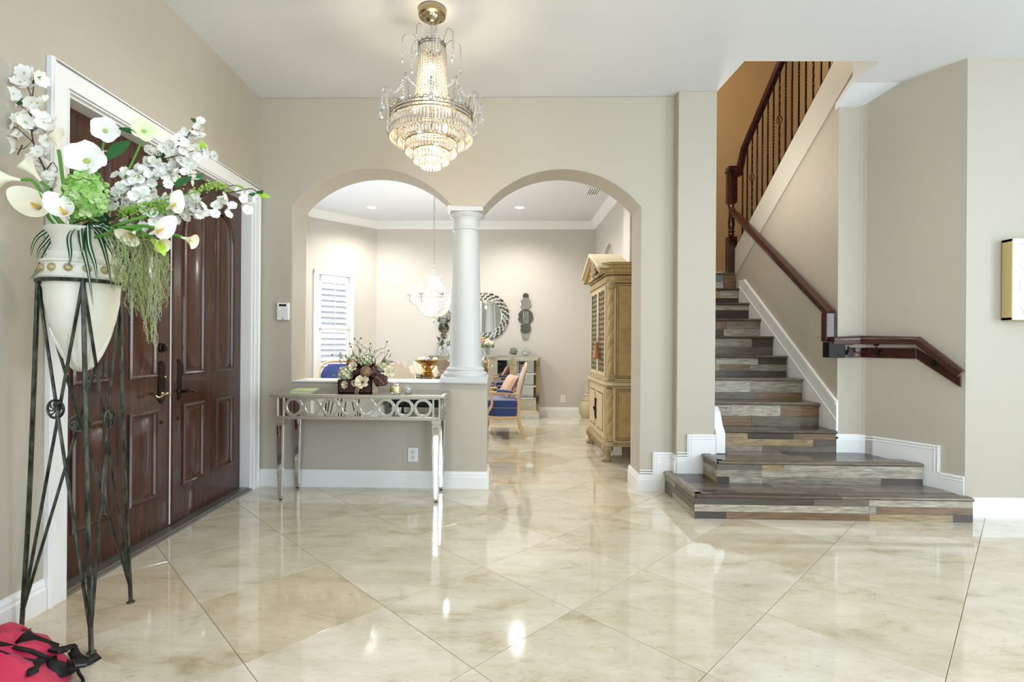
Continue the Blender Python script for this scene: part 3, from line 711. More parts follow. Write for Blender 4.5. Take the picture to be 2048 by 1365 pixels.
# backing board of the return rail
def board(mb, pts_top, pts_bot, n, th):
    L = len(pts_top)
    for i in range(L-1):
        a, b, c, d = map(Vector, (pts_bot[i], pts_bot[i+1], pts_top[i+1], pts_top[i])); n = Vector(n) if not isinstance(n, list) else n
        nn = Vector(n[i]) if isinstance(n, list) else n
        mb.prism([a, b, c, d], [a+nn*th, b+nn*th, c+nn*th, d+nn*th])
    return mb
bz0, bz1 = 1.115, 1.195
f1 = atP(1833, 690, PA+nOut*.02, nOut); f2 = atP(1921, 752, PA+nOut*.02, nOut); g2 = atP(1921, 775, PA+nOut*.02, nOut); g1 = atP(1826, 712, PA+nOut*.02, nOut)
P0 = PA+nOut*.0
mb = MB()
board(mb, [(2.66, 4.273, bz1), (2.93, 4.273, bz1)], [(2.66, 4.273, bz0), (2.93, 4.273, bz0)], (0, -1, 0), .02)
pa = PA; pe1 = f1-nOut*.02; pe2 = f2-nOut*.02
t2 = (pe2-PA).dot(dS)
board(mb, [(PA.x-.03, PA.y+.03, bz1), (pe1.x, pe1.y, bz1), (pe2.x, pe2.y, f2.z)], [(PA.x-.03, PA.y+.03, bz0), (pe1.x, pe1.y, bz0), (pe2.x, pe2.y, g2.z)], nOut, .02)
mb.build('backing_board', M_railx, hr, bevel=.003)
MB().box(2.628, 2.76, 4.19, 4.274, 1.113, 1.24).build('corner_block', M_iron, hr, bevel=.004)
def bracket(p, n):
    n = Vector(n); mb = MB(); Mx = aim(n)
    mb.lathe([(.0, .02), (.026, .02), (.026, .03), (.016, .036), (.0, .036)], p, 14, M=Mx)
    mb.tube([Vector(p)+n*.03, Vector(p)+n*.065, Vector(p)+n*.073+Vector((0, 0, .05))], .007, 8)
    mb.box(p[0]-.03, p[0]+.03, p[1]-.012+n.y*.073, p[1]+.012+n.y*.073, p[2]+.062, p[2]+.07) if abs(n.x) < .3 else mb.ball(Vector(p)+n*.073+Vector((0, 0, .062)), (.022, .022, .007), 8, 4)
    mb.build('bracket', M_iron, hr, smooth=True)
bracket((2.79, 4.273, 1.155), (0, -1, 0))
tq = .13; qv = PA+dS*tq; bracket((qv.x, qv.y, 1.155), nOut)
qv = lerp(pe1, pe2, .45); bracket((qv.x, qv.y, lerp(f1, f2, .45).z-.035), nOut)

# ------------------------------------------------------------------ double entrance door
DX = -2.14
mb = MB()
mb.box(XL, XL+.022, DY0-.098, DY0, 0, DZ+.12).box(XL, XL+.022, DY1, DY1+.100, 0, DZ+.12).box(XL, XL+.022, DY0, DY1, DZ, DZ+.12)
for o_ in (.012, .086):
    for y in (DY0-.098+o_ if o_ > .05 else DY0-o_,): pass
mb.tube([(XL+.022, DY0-.012, 0), (XL+.022, DY0-.012, DZ+.012), (XL+.022, DY1+.012, DZ+.012), (XL+.022, DY1+.012, 0)], .006, 6)
mb.tube([(XL+.022, DY0-.085, 0), (XL+.022, DY0-.085, DZ+.107), (XL+.022, DY1+.085, DZ+.107), (XL+.022, DY1+.085, 0)], .009, 6)
struct(mb.build('trim_7', M_trim, smooth=True, angle=50))
struct(MB().box(DX-.05, XL+.001, DY0-.001, DY0+.012, 0, DZ).box(DX-.05, XL+.001, DY1-.012, DY1+.001, 0, DZ).box(DX-.05, XL+.001, DY0, DY1, DZ-.012, DZ).build('trim_8', M_trim, bevel=.002))
struct(MB().box(DX-.06, XL-.005, DY0, DY1, 0, .022).box(XL-.03, XL+.012, DY0-.01, DY1+.01, 0, .012).build('trim_9', M_thresh, bevel=.003))
def offset_poly(P_, d):
    out = []; n = len(P_)
    for i in range(n):
        p0, p1, p2 = Vector(P_[i-1]), Vector(P_[i]), Vector(P_[(i+1) % n])
        a, b = (p1-p0).normalized(), (p2-p1).normalized()
        na_, nb_ = Vector((-a.y, a.x)), Vector((-b.y, b.x)); k = (na_+nb_); k = k/max(.35, k.dot(na_)) if k.length > 1e-5 else na_
        out.append(p1+k*d)
    return out
def area2(P_): return sum(P_[i][0]*P_[(i+1) % len(P_)][1]-P_[(i+1) % len(P_)][0]*P_[i][1] for i in range(len(P_)))/2
def door_panel(par, outline):
    P_ = [Vector(p) for p in outline]
    if area2(P_) < 0: P_ = P_[::-1]
    rs = []
    for off, h in ((-.004, -.001), (0, .010), (.010, .017), (.020, .013), (.028, .002), (.034, .001), (.040, .003), (.066, .011)):
        rs.append([Vector((DX+h, q_.x, q_.y)) for q_ in offset_poly(P_, off)])
    MB().rings(rs, 0, True, False, True).build('panel', M_door, par, smooth=True, angle=25)
def leaf(name, y0, y1, near_first):
    d = MB().box(DX-.045, DX, y0, y1, .025, DZ-.014).build(name, M_door, bevel=.002)
    struct(d)
    ym = (y0+y1)/2; st = .128 if near_first else .126; ml = .075
    pw = [(y0+.125, ym-ml), (ym+ml, y1-.125)]
    Rr = (pw[1][1]-pw[0][0])/2; zs = 1.955
    for i, (a, b) in enumerate(pw):
        door_panel(d, [(a, .245), (b, .245), (b, .785), (a, .785)])
        top = []
        for k in range(13):
            y = b+(a-b)*k/12; top.append((y, zs+math.sqrt(max(0, Rr*Rr-(y-ym)**2))*.98))
        door_panel(d, [(a, .985), (b, .985)]+top)
    return d
dl = leaf('door_1', DY0+.014, 3.234, True)
dr = leaf('door_2', 3.240, DY1-.014, False)
# astragal strip on the right-hand leaf
MB().box(DX-.001, DX+.014, 3.243, 3.285, .03, DZ-.02).build('astragal', M_door, dr, bevel=.004)
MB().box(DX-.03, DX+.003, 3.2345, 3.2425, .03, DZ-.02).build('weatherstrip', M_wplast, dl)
def plate_(par, y, zc, name='escutcheon'):
    mb = MB(); pr = []
    hw, hh = .030, .135
    for k in range(9): a = pi*k/8; pr.append((y+hw*.62*cos(a), zc+hh-.018+.018*sin(a)))
    pr = [(y+hw, zc+hh-.03), (y+hw*.62, zc+hh-.02)] + [(y+hw*.6*cos(pi*k/8), zc+hh-.02+.02*sin(pi*k/8)) for k in range(9)] + [(y-hw*.62, zc+hh-.02), (y-hw, zc+hh-.03)]
    pr2 = [(a, 2*zc-b) for a, b in pr][::-1]
    pr = pr+pr2
    mb.prism([(DX-.001, a, b) for a, b in pr], [(DX+.007, a, b) for a, b in pr])
    return mb.build(name, M_bronze, par, bevel=.002)
plate_(dl, 3.150, .952); plate_(dr, 3.318, .957)
def lever(par, y, z, dirn, m_):
    x = DX+.007
    mb = MB().lathe([(0, 0), (.017, 0), (.017, .006), (.010, .012), (.009, .045), (0, .047)], (x, y, z), 14, M=Matrix.Rotation(pi/2, 4, 'Y'))
    pts = [(x+.042, y, z), (x+.047, y+dirn*.03, z+.008), (x+.047, y+dirn*.06, z+.004), (x+.047, y+dirn*.09, z-.008), (x+.047, y+dirn*.115, z-.004), (x+.043, y+dirn*.125, z+.006)]
    mb.tube(smoothpath(pts, 4), [.010]*6+[.008]*8+[.006]*7, 8)
    mb.build('lever', m_, par, smooth=True)
lever(dl, 3.150, .875, -1, M_brass); lever(dr, 3.318, .878, 1, M_bronze)
def rosette(par, y, z, r, m_, dpt=.03, nm='deadbolt'):
    MB().lathe([(0, 0), (r, 0), (r, dpt*.3), (r*.8, dpt*.5), (r*.75, dpt), (r*.3, dpt+.004), (0, dpt+.004)], (DX, y, z), 18, M=Matrix.Rotation(pi/2, 4, 'Y')).build(nm, m_, par, smooth=True)
rosette(dl, 3.150, 1.168, .030, M_bronze)
rosette(dl, 3.150, .985, .010, M_brass, .03, 'thumb_turn')
rosette(dl, 3.155, .70, .011, M_bronze, .008, 'door_bolt'); rosette(dr, 3.318, .70, .011, M_bronze, .008, 'door_bolt')

# ------------------------------------------------------------------ ceiling fittings in the dining room
def downlight(px, py, label):
    p = atZ(px, py, ZC)
    e = empty('recessed_downlight', (p.x, p.y, ZC), label, 'ceiling light', 'recessed dining ceiling lights')
    MB().lathe([(.062, -.004), (.088, -.004), (.092, -.001), (.092, .0)], (p.x, p.y, ZC-.0005), 28, cap=False).build('trim_ring', M_trim, e, smooth=True)
    MB().lathe([(0, -.002), (.064, -.002), (.064, 0)], (p.x, p.y, ZC-.0005), 24).build('lens', M_canlight, e)
    spot('dining_spot', (p.x, p.y, ZC-.02), 125, (1, .95, .88), R(150), .8, .04)
downlight(744, 415, 'recessed ceiling downlight seen through the arch nearer the door')
downlight(1040, 415, 'recessed ceiling downlight seen through the arch nearer the stair')
for x, y in ((-1.9, 6.2), (.6, 6.2)):
    spot('dining_spot', (x, y, ZC-.02), 80, (1, .95, .88), R(150), .8, .04)  # bare spots added without fittings to brighten the dining room
p = atZ(1185, 383, ZC)
vent = empty('air_vent', (p.x, p.y, ZC), 'white slatted air vent in the dining room ceiling', 'vent')
vx0, vx1, vy0, vy1 = p.x-.10, p.x+.12, p.y-.17, p.y+.17
mb = MB()
for a, b, c, d in ((vx0, vx1, vy0, vy0+.025), (vx0, vx1, vy1-.025, vy1), (vx0, vx0+.022, vy0+.025, vy1-.025), (vx1-.022, vx1, vy0+.025, vy1-.025)): mb.box(a, b, c, d, ZC-.008, ZC)
mb.build('frame', M_trim, vent)
MB().box(vx0+.02, vx1-.02, vy0+.02, vy1-.02, ZC-.003, ZC-.001).build('backing', M_dark, vent)
for i in range(6):
    xx = vx0+.032+i*(vx1-vx0-.064)/5
    MB().box(-.010, .010, vy0+.025-p.y, vy1-.025-p.y, -.001, .001, M=Matrix.Translation((xx-p.x, 0, -.006)) @ Matrix.Rotation(R(35), 4, 'Y')).build('slat', M_trim, vent, local=True)
# ------------------------------------------------------------------ wall fittings
p0, p1 = atY(556, 606, YB), atY(580, 641, YB)
kp = empty('alarm_keypad', ((p0.x+p1.x)/2, YB, p1.z), 'white alarm keypad with dark display on wall beside the arch', 'keypad')
MB().box(p0.x, p1.x, YB-.026, YB, p1.z, p0.z).build('body', M_wplast, kp, bevel=.006)
kw, kh = p1.x-p0.x, p0.z-p1.z
MB().box(p0.x+kw*.2, p0.x+kw*.78, YB-.0275, YB-.026, p1.z+kh*.79, p1.z+kh*.91).build('display', M_lcd, kp)
for r_ in range(4):
    for c_ in range(4):
        if c_ == 0 and r_ == 3: continue
        x, z = p0.x+kw*(.18+.19*c_), p1.z+kh*(.20+.13*r_)
        MB().box(x, x+kw*.13, YB-.029, YB-.026, z, z+kh*.085).build('button', M_socket, kp, bevel=.001)
MB().box(p0.x+kw*.42, p0.x+kw*.58, YB-.027, YB-.026, p1.z+kh*.06, p1.z+kh*.10).build('badge', M_dark, kp)
def outlet(x0, x1, z0, z1, y, label):
    e = empty('wall_outlet', ((x0+x1)/2, y, (z0+z1)/2), label, 'outlet'); w_, h_ = x1-x0, z1-z0; xc = (x0+x1)/2
    MB().box(x0, x1, y-.006, y, z0, z1).build('cover_plate', M_wplast, e, bevel=.003)
    for zc in (z0+h_*.31, z0+h_*.69):
        s_ = MB().lathe([(0, 0), (w_*.24, 0), (w_*.24, .004), (0, .004)], (xc, y-.005, zc), 16, M=Matrix.Rotation(pi/2, 4, 'X')).build('socket', M_socket, e)
        for dx in (-.006, .006): MB().box(xc+dx-.0012, xc+dx+.0012, y-.0095, y-.008, zc-.002, zc+.008).build('slot', M_dark, s_)
        MB().lathe([(0, 0), (.0022, 0), (.0022, .0005), (0, .0005)], (xc, y-.009, zc-.008), 8, M=Matrix.Rotation(pi/2, 4, 'X')).build('slot', M_dark, s_)
a, b = atY(816, 896, YB), atY(836, 924, YB); outlet(a.x, b.x, b.z, a.z, YB, 'white wall outlet under the mirrored console table')
a, b = atY(1121, 791, BK), atY(1130, 806, BK); outlet(a.x, b.x, b.z, a.z, BK, 'white wall outlet beside the dining sideboard')
# wall mirror at the right edge
a, b = atY(2016, 484, 3.69), atY(2016, 640, 3.69)
fx0 = atY(2024, 560, 3.63).x
wm = empty('wall_mirror', (fx0+.3, 3.70, (a.z+b.z)/2), 'square mirror in a deep champagne frame on the right-hand wall', 'mirror')
zt, zb_ = a.z+.012, b.z-.005
mb = MB(); xx1 = fx0+.62; fw = .045
for q_ in ((fx0, xx1, zt-.02, zt), (fx0, xx1, zb_, zb_+.02), (fx0, fx0+.012, zb_, zt), (xx1-.012, xx1, zb_, zt)): mb.box(q_[0], q_[1], 3.63, 3.705, q_[2], q_[3])
mb.build('frame', M_frame, wm, bevel=.002)
MB().box(fx0+.012, xx1-.012, 3.64, 3.69, zb_+.02, zt-.02).build('backing', M_frame, wm)
# bevelled border panes and triangular facets of the mirror
M_mp = mat('white_mirror_paint', '#f4f4f0', .25)
for q_ in ((fx0+.002, xx1-.002, zt-.035, zt-.002), (fx0+.002, xx1-.002, zb_+.002, zb_+.035)): MB().box(q_[0], q_[1], 3.624, 3.632, q_[2], q_[3]).build('border_pane', M_mp, wm, bevel=.003)
for q_ in ((fx0+.002, fx0+.035, zb_+.035, zt-.035), (xx1-.035, xx1-.002, zb_+.035, zt-.035)): MB().box(q_[0], q_[1], 3.624, 3.632, q_[2], q_[3]).build('border_pane', M_mp, wm, bevel=.003)
MB().box(fx0+.035, xx1-.035, 3.634, 3.638, zb_+.035, zt-.035).build('panel', M_mp, wm)
zr = zt-.04
for i, (tri) in enumerate(([(0, 0), (.16, 0), (.08, -.22), (0, -.12)], [(.03, -.43), (.10, -.38), (.055, -.50)], [(.11, -.40), (.22, -.30), (.24, -.48)], [(.18, -.02), (.34, -.02), (.30, -.2)], [(.02, -.25), (.04, -.29), (.025, -.32)])):
    MB().prism([(fx0+.036+a_, 3.634, zr+b_) for a_, b_ in tri], [(fx0+.036+a_, 3.629, zr+b_) for a_, b_ in tri]).build('mirror_facet', M_mirror, wm)

# ------------------------------------------------------------------ mirrored console table
CT = .815                                     # top height
con = empty('console_table', (-1.11, 4.03, 0), 'mirrored silver console table with ring fretwork apron against the half wall', 'table')
yf, yb = 3.815, 4.23; xl, xr = -1.760, -.435
MB().box(xl, xr, yf, yb, CT-.022, CT).build('tabletop', M_silver, con, bevel=.004)
MB().box(xl+.03, xr-.03, yf+.03, yb-.02, CT-.001, CT+.0012).build('top_mirror', mat('grey_top_mirror', '#b9bab2', .06, .85), con)
ax0, ax1, ay0, ay1 = -1.715, -.478, 3.85, 4.215; az0, az1 = .635, .793
ap = MB().box(ax0, ax1, ay0+.006, ay1, az0, az1).build('apron', M_silver, con)
MB().box(ax0+.055, ax1-.055, ay0+.001, ay0+.0065, az0+.012, az1-.008).build('mirror_panel', M_mirror, ap)
MB().box(ax0+.006, ax0+.042, ay0+.001, ay0+.0065, az0+.014, az1-.010).build('mirror_panel', M_mirror, ap)
MB().box(ax1-.042, ax1-.006, ay0+.001, ay0+.0065, az0+.014, az1-.010).build('mirror_panel', M_mirror, ap)
for x in (ax0-.0015, ax1+.0015): MB().box(x-.002, x+.002, ay0+.03, ay1-.03, az0+.012, az1-.01).build('mirror_panel', M_mirror, ap)
def bar(x0, x1, y0, y1, z0, z1): MB().box(x0, x1, y0, y1, z0, z1).build('moulding', M_silver, con, bevel=.002)
bar(ax0-.006, ax1+.006, ay0-.012, ay0+.004, az0-.012, az0+.012); bar(ax0-.004, ax1+.004, ay0-.008, ay0+.004, az1-.012, az1)
for x in (ax0+.048, ax1-.048): bar(x-.006, x+.006, ay0-.010, ay0+.004, az0, az1)
for x in (ax0, ax1): bar(x-.007, x+.006, ay0-.010, ay0+.006, az0, az1)
RY = Matrix.Rotation(pi/2, 4, 'X')
n_r = 8; span0, span1 = ax0+.055, ax1-.055; st = (span1-span0)/n_r; rr_ = .060; zc = (az0+az1)/2+.002
for i in range(n_r):
    xc = span0+st*(i+.5)
    pr = [(rr_-.0095, 0), (rr_-.0095, .010), (rr_+.0095, .010), (rr_+.0095, 0)]
    ringme = MB(); rs = [[Vector((r_*cos(2*pi*k/36), r_*sin(2*pi*k/36), z_)) for r_, z_ in pr] for k in range(36)]
    ringme.rings(rs, 0, True, loop=True); ringme.v = [(x+xc, -z+ay0+.001, y+zc) for x, y, z in ringme.v]
    rg = ringme.build('ring', M_silver, con, smooth=True, angle=50)
    MB().box(xc-.004, xc+.004, ay0-.008, ay0+.001, zc+rr_+.006, az1-.008).build('spacer', M_silver, rg)
    MB().box(xc-.004, xc+.004, ay0-.008, ay0+.001, az0+.008, zc-rr_-.006).build('spacer', M_silver, rg)
    x_n = xc+rr_+.006
    MB().box(x_n, x_n+st-2*rr_-.010 if i < n_r-1 else span1+.002, ay0-.008, ay0+.001, zc-.004, zc+.004).build('spacer', M_silver, rg)
for i in range(2):
    yc = ay0+.10+i*.16
    MB().torus((ax1+.004, yc, zc), rr_, .009, 32, 6, M=Matrix.Rotation(pi/2, 4, 'Y')).build('ring', M_silver, con, smooth=True)
def con_leg(x0, y0):
    x0, y0 = x0, y0; w1, w2 = .062, .030
    cxl, cyl = x0, y0
    mb = MB()
    mb.box(cxl-.034, cxl+.034, cyl-.034, cyl+.034, az0-.035, az0-.006)
    mb.box(cxl-.028, cxl+.028, cyl-.028, cyl+.028, az0-.05, az0-.033)
    a = [(cxl-w1/2, cyl-w1/2, az0-.05), (cxl+w1/2, cyl-w1/2, az0-.05), (cxl+w1/2, cyl+w1/2, az0-.05), (cxl-w1/2, cyl+w1/2, az0-.05)]
    b = [(cxl-w2/2, cyl-w2/2, .012), (cxl+w2/2, cyl-w2/2, .012), (cxl+w2/2, cyl+w2/2, .012), (cxl-w2/2, cyl+w2/2, .012)]
    mb.prism(b, a)
    lg = mb.build('leg', M_silver, con, bevel=.002)
    for sx, sy in ((0, -1), (1, 0), (-1, 0)):
        k = .66
        if sy: A = [(cxl-w2/2*k, cyl-w2/2-.002, .03), (cxl+w2/2*k, cyl-w2/2-.002, .03), (cxl+w1/2*k, cyl-w1/2-.002, az0-.06), (cxl-w1/2*k, cyl-w1/2-.002, az0-.06)]; B = [(x, y+.003, z) for x, y, z in A]
        else: A = [(cxl+sx*(w2/2+.002), cyl-w2/2*k, .03), (cxl+sx*(w2/2+.002), cyl+w2/2*k, .03), (cxl+sx*(w1/2+.002), cyl+w1/2*k, az0-.06), (cxl+sx*(w1/2+.002), cyl-w1/2*k, az0-.06)]; B = [(x-sx*.003, y, z) for x, y, z in A]
        MB().prism(A, B).build('mirror_facet', M_mirror, lg)
    MB().lathe([(.0, 0), (.009, 0), (.010, .006), (.012, .012), (0, .012)], (cxl, cyl, 0), 10).build('foot', M_blackp, lg)
for x, y in ((-1.695, 3.872), (-.503, 3.872), (-1.695, 4.195), (-.503, 4.195)): con_leg(x, y)

# ------------------------------------------------------------------ things on the console
def on_con(px, py): return atZ(px, py, CT+.0012)
a, b = on_con(590, 784), on_con(630, 784)
for i, (dx, lab) in enumerate(((0, 'green-covered coaster book lying on console table, lower of two'), (.008, 'pale green coaster book on top of another on console table'))):
    z = CT+.0014+i*.0125
    e = empty('book', ((a.x+b.x)/2, 4.0, z), lab, 'book', 'green books on the console')
    x0, x1 = a.x+dx, b.x+dx+.012; y0, y1 = 3.90+.01*i, 4.05+.008*i
    MB().box(x0, x1, y0, y1, z, z+.0025).box(x0, x1, y0, y1, z+.0095, z+.012).build('cover', M_book, e, bevel=.0008)
    MB().box(x0+.003, x1-.003, y0+.003, y1-.003, z+.0025, z+.0095).build('pages', M_page, e)
# floral box
fb = on_con(712, 785); fy = 3.98
fx = atY(712, 740, fy).x
fl = empty('floral_box_arrangement', (fx, fy, CT+.0014), 'dark wooden box of dried flowers with burlap bow standing on console table', 'arrangement')
zb = CT+.0014; zt = zb+.105
bx0, bx1 = atY(676, 760, 3.93).x, atY(744, 760, 3.93).x
mb = MB(); y0, y1 = 3.925, 4.06
mb.box(bx0, bx1, y0, y0+.010, zb, zt).box(bx0, bx1, y1-.01, y1, zb, zt).box(bx0, bx0+.01, y0, y1, zb, zt).box(bx1-.01, bx1, y0, y1, zb, zt).box(bx0, bx1, y0, y1, zb, zb+.01)
mb.build('box', M_box, fl, bevel=.002)
MB().box(atY(696, 700, y1).x, atY(752, 700, y1).x, y1-.012, y1-.002, zt, atY(700, 717, y1).z).build('box_lid', M_box, fl, bevel=.002)
MB().box(bx1-.004, bx1+.040, y0+.02, y0+.03, zb, zb+.09).build('burlap_tag', M_burlap, fl, bevel=.002)
MB().box(bx0+.01, bx1-.01, y0+.01, y1-.01, zb+.01, zt-.012).build('moss_filling', M_sage, fl)
def floret_mesh(name, mtl, r=.012, n=4, cup=.35, centre=None):
    mb = MB()
    for k in range(n):
        a = 2*pi*k/n+.3; ca, sa = cos(a), sin(a); s_ = .55
        def P_(t, u): # t along, u across
            return Vector((ca*t*r-sa*u*r*s_, sa*t*r+ca*u*r*s_, cup*r*t*t))
        mb.add([P_(.05, 0), P_(.55, -1), P_(1.0, -.55), P_(1.08, 0), P_(1.0, .55), P_(.55, 1), P_(.6, 0)], [(0, 1, 6), (1, 2, 6), (2, 3, 6), (3, 4, 6), (4, 5, 6), (5, 0, 6)])
    if centre: mb.ball((0, 0, .1*r), r*.22, 6, 3, 1)
    return mb.mesh(name, [mtl]+([centre] if centre else []), True, 60)
def cluster(name, par, c, rad, me_list, n, rng, lo=-.2, sc=(.8, 1.2), core=None, squash=(1, 1, 1), subname='floret'):
    """flower head: a small core mesh with individual florets as children"""
    core_o = MB().ball(c, [rad*.78*s for s in squash], 10, 6).build(name, core, par, smooth=True)
    k = 0; ga = pi*(3-math.sqrt(5))
    for i in range(n):
        z = 1-(1-lo)*(i+.5)/n; r_ = math.sqrt(max(0, 1-z*z)); th = i*ga
        d = Vector((r_*cos(th), r_*sin(th), z))
        d2 = (d+Vector((rng.uniform(-.2, .2), rng.uniform(-.2, .2), rng.uniform(-.2, .2)))).normalized()
        p = Vector(c)+Vector((d.x*squash[0], d.y*squash[1], d.z*squash[2]))*rad*rng.uniform(.8, .98)
        inst(subname, rng.choice(me_list), core_o, p, M=aim(d2) @ Matrix.Rotation(rng.uniform(0, 6), 4, 'Z') @ Matrix.Scale(rng.uniform(*sc), 4))
    return core_o
rg_ = random.Random(11)
me_sage = floret_mesh('sage_floret', M_greyg, .013, 4, .3)
me_burg = floret_mesh('burgundy_floret', M_burg, .013, 4, .3)
def fat(px, py, y=3.95): return atY(px, py, y)
cluster('hydrangea_head', fl, fat(690, 748, 3.94), .060, [me_sage], 44, rg_, -.6, core=M_sage)
cluster('hydrangea_head', fl, fat(734, 722, 3.98), .062, [me_sage], 44, rg_, -.4, core=M_sage)
cluster('hydrangea_head', fl, fat(766, 736, 3.98), .050, [me_sage], 34, rg_, -.4, core=M_sage)
cluster('hydrangea_head', fl, fat(706, 722, 4.00), .050, [me_sage], 34, rg_, -.4, core=M_sage)
cluster('dusky_flower_head', fl, fat(762, 762, 3.93), .056, [me_burg], 44, rg_, -.7, core=M_burg)
cluster('dusky_flower_head', fl, fat(712, 745, 3.95), .036, [me_burg], 22, rg_, -.5, core=M_burg)
cluster('dusky_flower_head', fl, fat(748, 746, 3.96), .048, [me_burg], 28, rg_, -.5, core=M_burg)
def rose(par, c, r, mtl, d=(0, -1, .35), name='rose'):
    mb = MB()
    for lay, (rr, hh, n) in enumerate(((.35, .75, 4), (.62, .62, 5), (.88, .42, 6), (1.0, .15, 6))):
        for k in range(n):
            a0 = 2*pi*k/n+lay*.5; w_ = 2*pi/n*.75; rs = []
            for j in range(4):
                t = j/3; row = []
                for u in range(5):
                    a = a0+(u/4-.5)*w_*(.6+.5*sin(pi*min(t+.2, 1))); rad = r*rr*(.35+.65*t+(.12*t*t)); row.append(Vector((rad*cos(a), rad*sin(a), r*(hh*t*(1-.18*abs(u/2-1)**2)-.25*(1-t)))))
                rs.append(row)
            mb.rings(rs, 0, False)
    Mx = Matrix.Translation(c) @ aim(d); mb.v = [tuple(Mx @ Vector(v)) for v in mb.v]
    return mb.build(name, mtl, par, smooth=True, angle=60)
rose(fl, fat(690, 770, 3.91), .030, M_ivory, (-.5, -1, .1)); rose(fl, fat(724, 764, 3.885), .050, M_ivory); rose(fl, fat(706, 734, 3.92), .036, M_ivory, (-.3, -1, .3)); rose(fl, fat(778, 744, 3.95), .042, M_ivory, (.6, -1, .2))
MB().ball(fat(731, 744, 3.91), .045, 16, 10).build('woven_ball', M_wick, fl, smooth=True)
MB().ball(fat(702, 726, 3.98), .036, 14, 8).build('woven_ball', M_wick, fl, smooth=True)
for px, py in ((741, 728), (752, 733), (714, 716), (745, 715)):
    MB().ball(fat(px, py, 3.97), .012, 8, 5).build('seed_pod', M_wick, fl, smooth=True)
# burlap bow
mb = MB(); c = fat(716, 772, 3.915)
for s_, dx, dz in ((-1, -.035, .030), (1, .050, .012)):
    mb.tube(smoothpath([c, c+Vector((dx*.6, -.012, dz*1.2)), c+Vector((dx*1.2, -.008, dz)), c+Vector((dx*.9, .004, dz*.2)), c], 4), .014, 8, flat=.35)
mb.tube(smoothpath([c, c+Vector((-.012, -.008, -.03)), c+Vector((-.022, .004, -.058))], 4), .016, 8, flat=.3); mb.tube(smoothpath([c, c+Vector((.006, -.008, -.03)), c+Vector((-.004, .004, -.056))], 4), .015, 8, flat=.3)
mb.ball(c+Vector((0, -.008, 0)), (.012, .012, .012), 8, 5)
mb.build('burlap_bow', M_burlap, fl, smooth=True)
# dried twigs
twigs = [([(735, 720), (726, 706), (715, 690), (722, 677)], 4.0), ([(735, 715), (742, 700), (741, 688)], 4.0), ([(745, 715), (757, 700), (770, 696), (774, 684)], 4.0), ([(750, 720), (765, 705), (773, 712), (777, 702)], 3.98), ([(722, 700), (710, 690), (700, 688)], 4.0), ([(690, 725), (682, 712), (672, 708), (664, 710)], 3.97), ([(702, 715), (706, 705), (702, 694)], 4.0), ([(765, 728), (778, 722), (784, 724)], 3.95), ([(740, 700), (728, 695), (712, 682), (709, 678)], 4.0)]
me_tl = MB().add([(0, 0, 0), (.004, .002, .006), (.0045, .002, .014), (0, 0, .022), (-.0045, .002, .014), (-.004, .002, .006)], [(0, 1, 2, 3), (0, 3, 4, 5)]).mesh('twig_leaf', M_sage)
for pts, y in twigs:
    P_ = [atY(px, py, y) for px, py in pts]; sp = smoothpath(P_, 4)
    tw = MB().tube(sp, [.0026-.0016*i/(len(sp)-1) for i in range(len(sp))], 5).build('twig', M_dust, fl, smooth=True)
    for i in range(3, len(sp), 2):
        t = (sp[i]-sp[i-1]).normalized()
        for sgn in (-1, 1):
            d = (t+Vector((t.z*sgn, rg_.uniform(-.6, .1), -t.x*sgn))*.9)
            inst('leaf', me_tl, tw, sp[i], M=aim(d) @ Matrix.Scale(rg_.uniform(.6, 1.0), 4))
    MB().ball(sp[-1], .008, 6, 4).build('bud', M_wick, tw, smooth=True)
me_gl = MB().rings([[Vector((0, 0, 0))]*3, [Vector((-.009, 0, .02)), Vector((0, -.003, .021)), Vector((.009, 0, .02))], [Vector((-.008, 0, .038)), Vector((0, -.004, .04)), Vector((.008, 0, .038))], [Vector((0, 0, .058))]*3], 0, False).mesh('filler_leaf', M_sage)
for i in range(44):
    px, py = rg_.choice([(680, 752), (690, 722), (715, 712), (750, 712), (770, 725), (775, 750), (745, 775), (685, 765), (700, 745), (735, 712)])
    c = atY(px+rg_.uniform(-8, 8), py+rg_.uniform(-7, 7), 3.97); d = (c-Vector((fx, 4.02, zt-.05))).normalized()
    inst('leaf', me_gl, fl, c, M=aim(d+Vector((rg_.uniform(-.4, .4), rg_.uniform(-.5, .1), rg_.uniform(-.2, .4)))) @ Matrix.Rotation(rg_.uniform(0, 6), 4, 'Z') @ Matrix.Scale(rg_.uniform(.7, 1.1), 4))
# candle jars
p = on_con(791.5, 788); cx_, cy_ = p.x, 3.93
cn = empty('candle_jar', (cx_, cy_, CT+.0014), 'yellow candle in a clear square-based glass jar on console table', 'candle')
cx_ = atY(791.5, 780, cy_).x; zb = CT+.0014
MB().lathe([(.036, 0), (.045, .004), (.046, .02), (.045, .062), (.040, .072), (.041, .082), (.043, .084), (.038, .084), (.037, .073), (.0425, .060), (.0435, .012), (0, .010)], (cx_, cy_, zb), 28).build('jar', M_glass, cn, smooth=True)
MB().lathe([(0, .0112), (.0425, .0125), (.0425, .050), (.03, .0475), (0, .047)], (cx_, cy_, zb), 24).build('wax', M_wax, cn, smooth=True)
MB().tube([(cx_, cy_, zb+.046), (cx_+.001, cy_, zb+.058)], .0012, 6).build('wick', M_dark, cn)
cy_ = 3.94; cx_ = atY(816.5, 780, cy_).x
cj = empty('glass_jar', (cx_, cy_, zb), 'small round clear glass jar with ribbed lid beside yellow candle', 'jar')
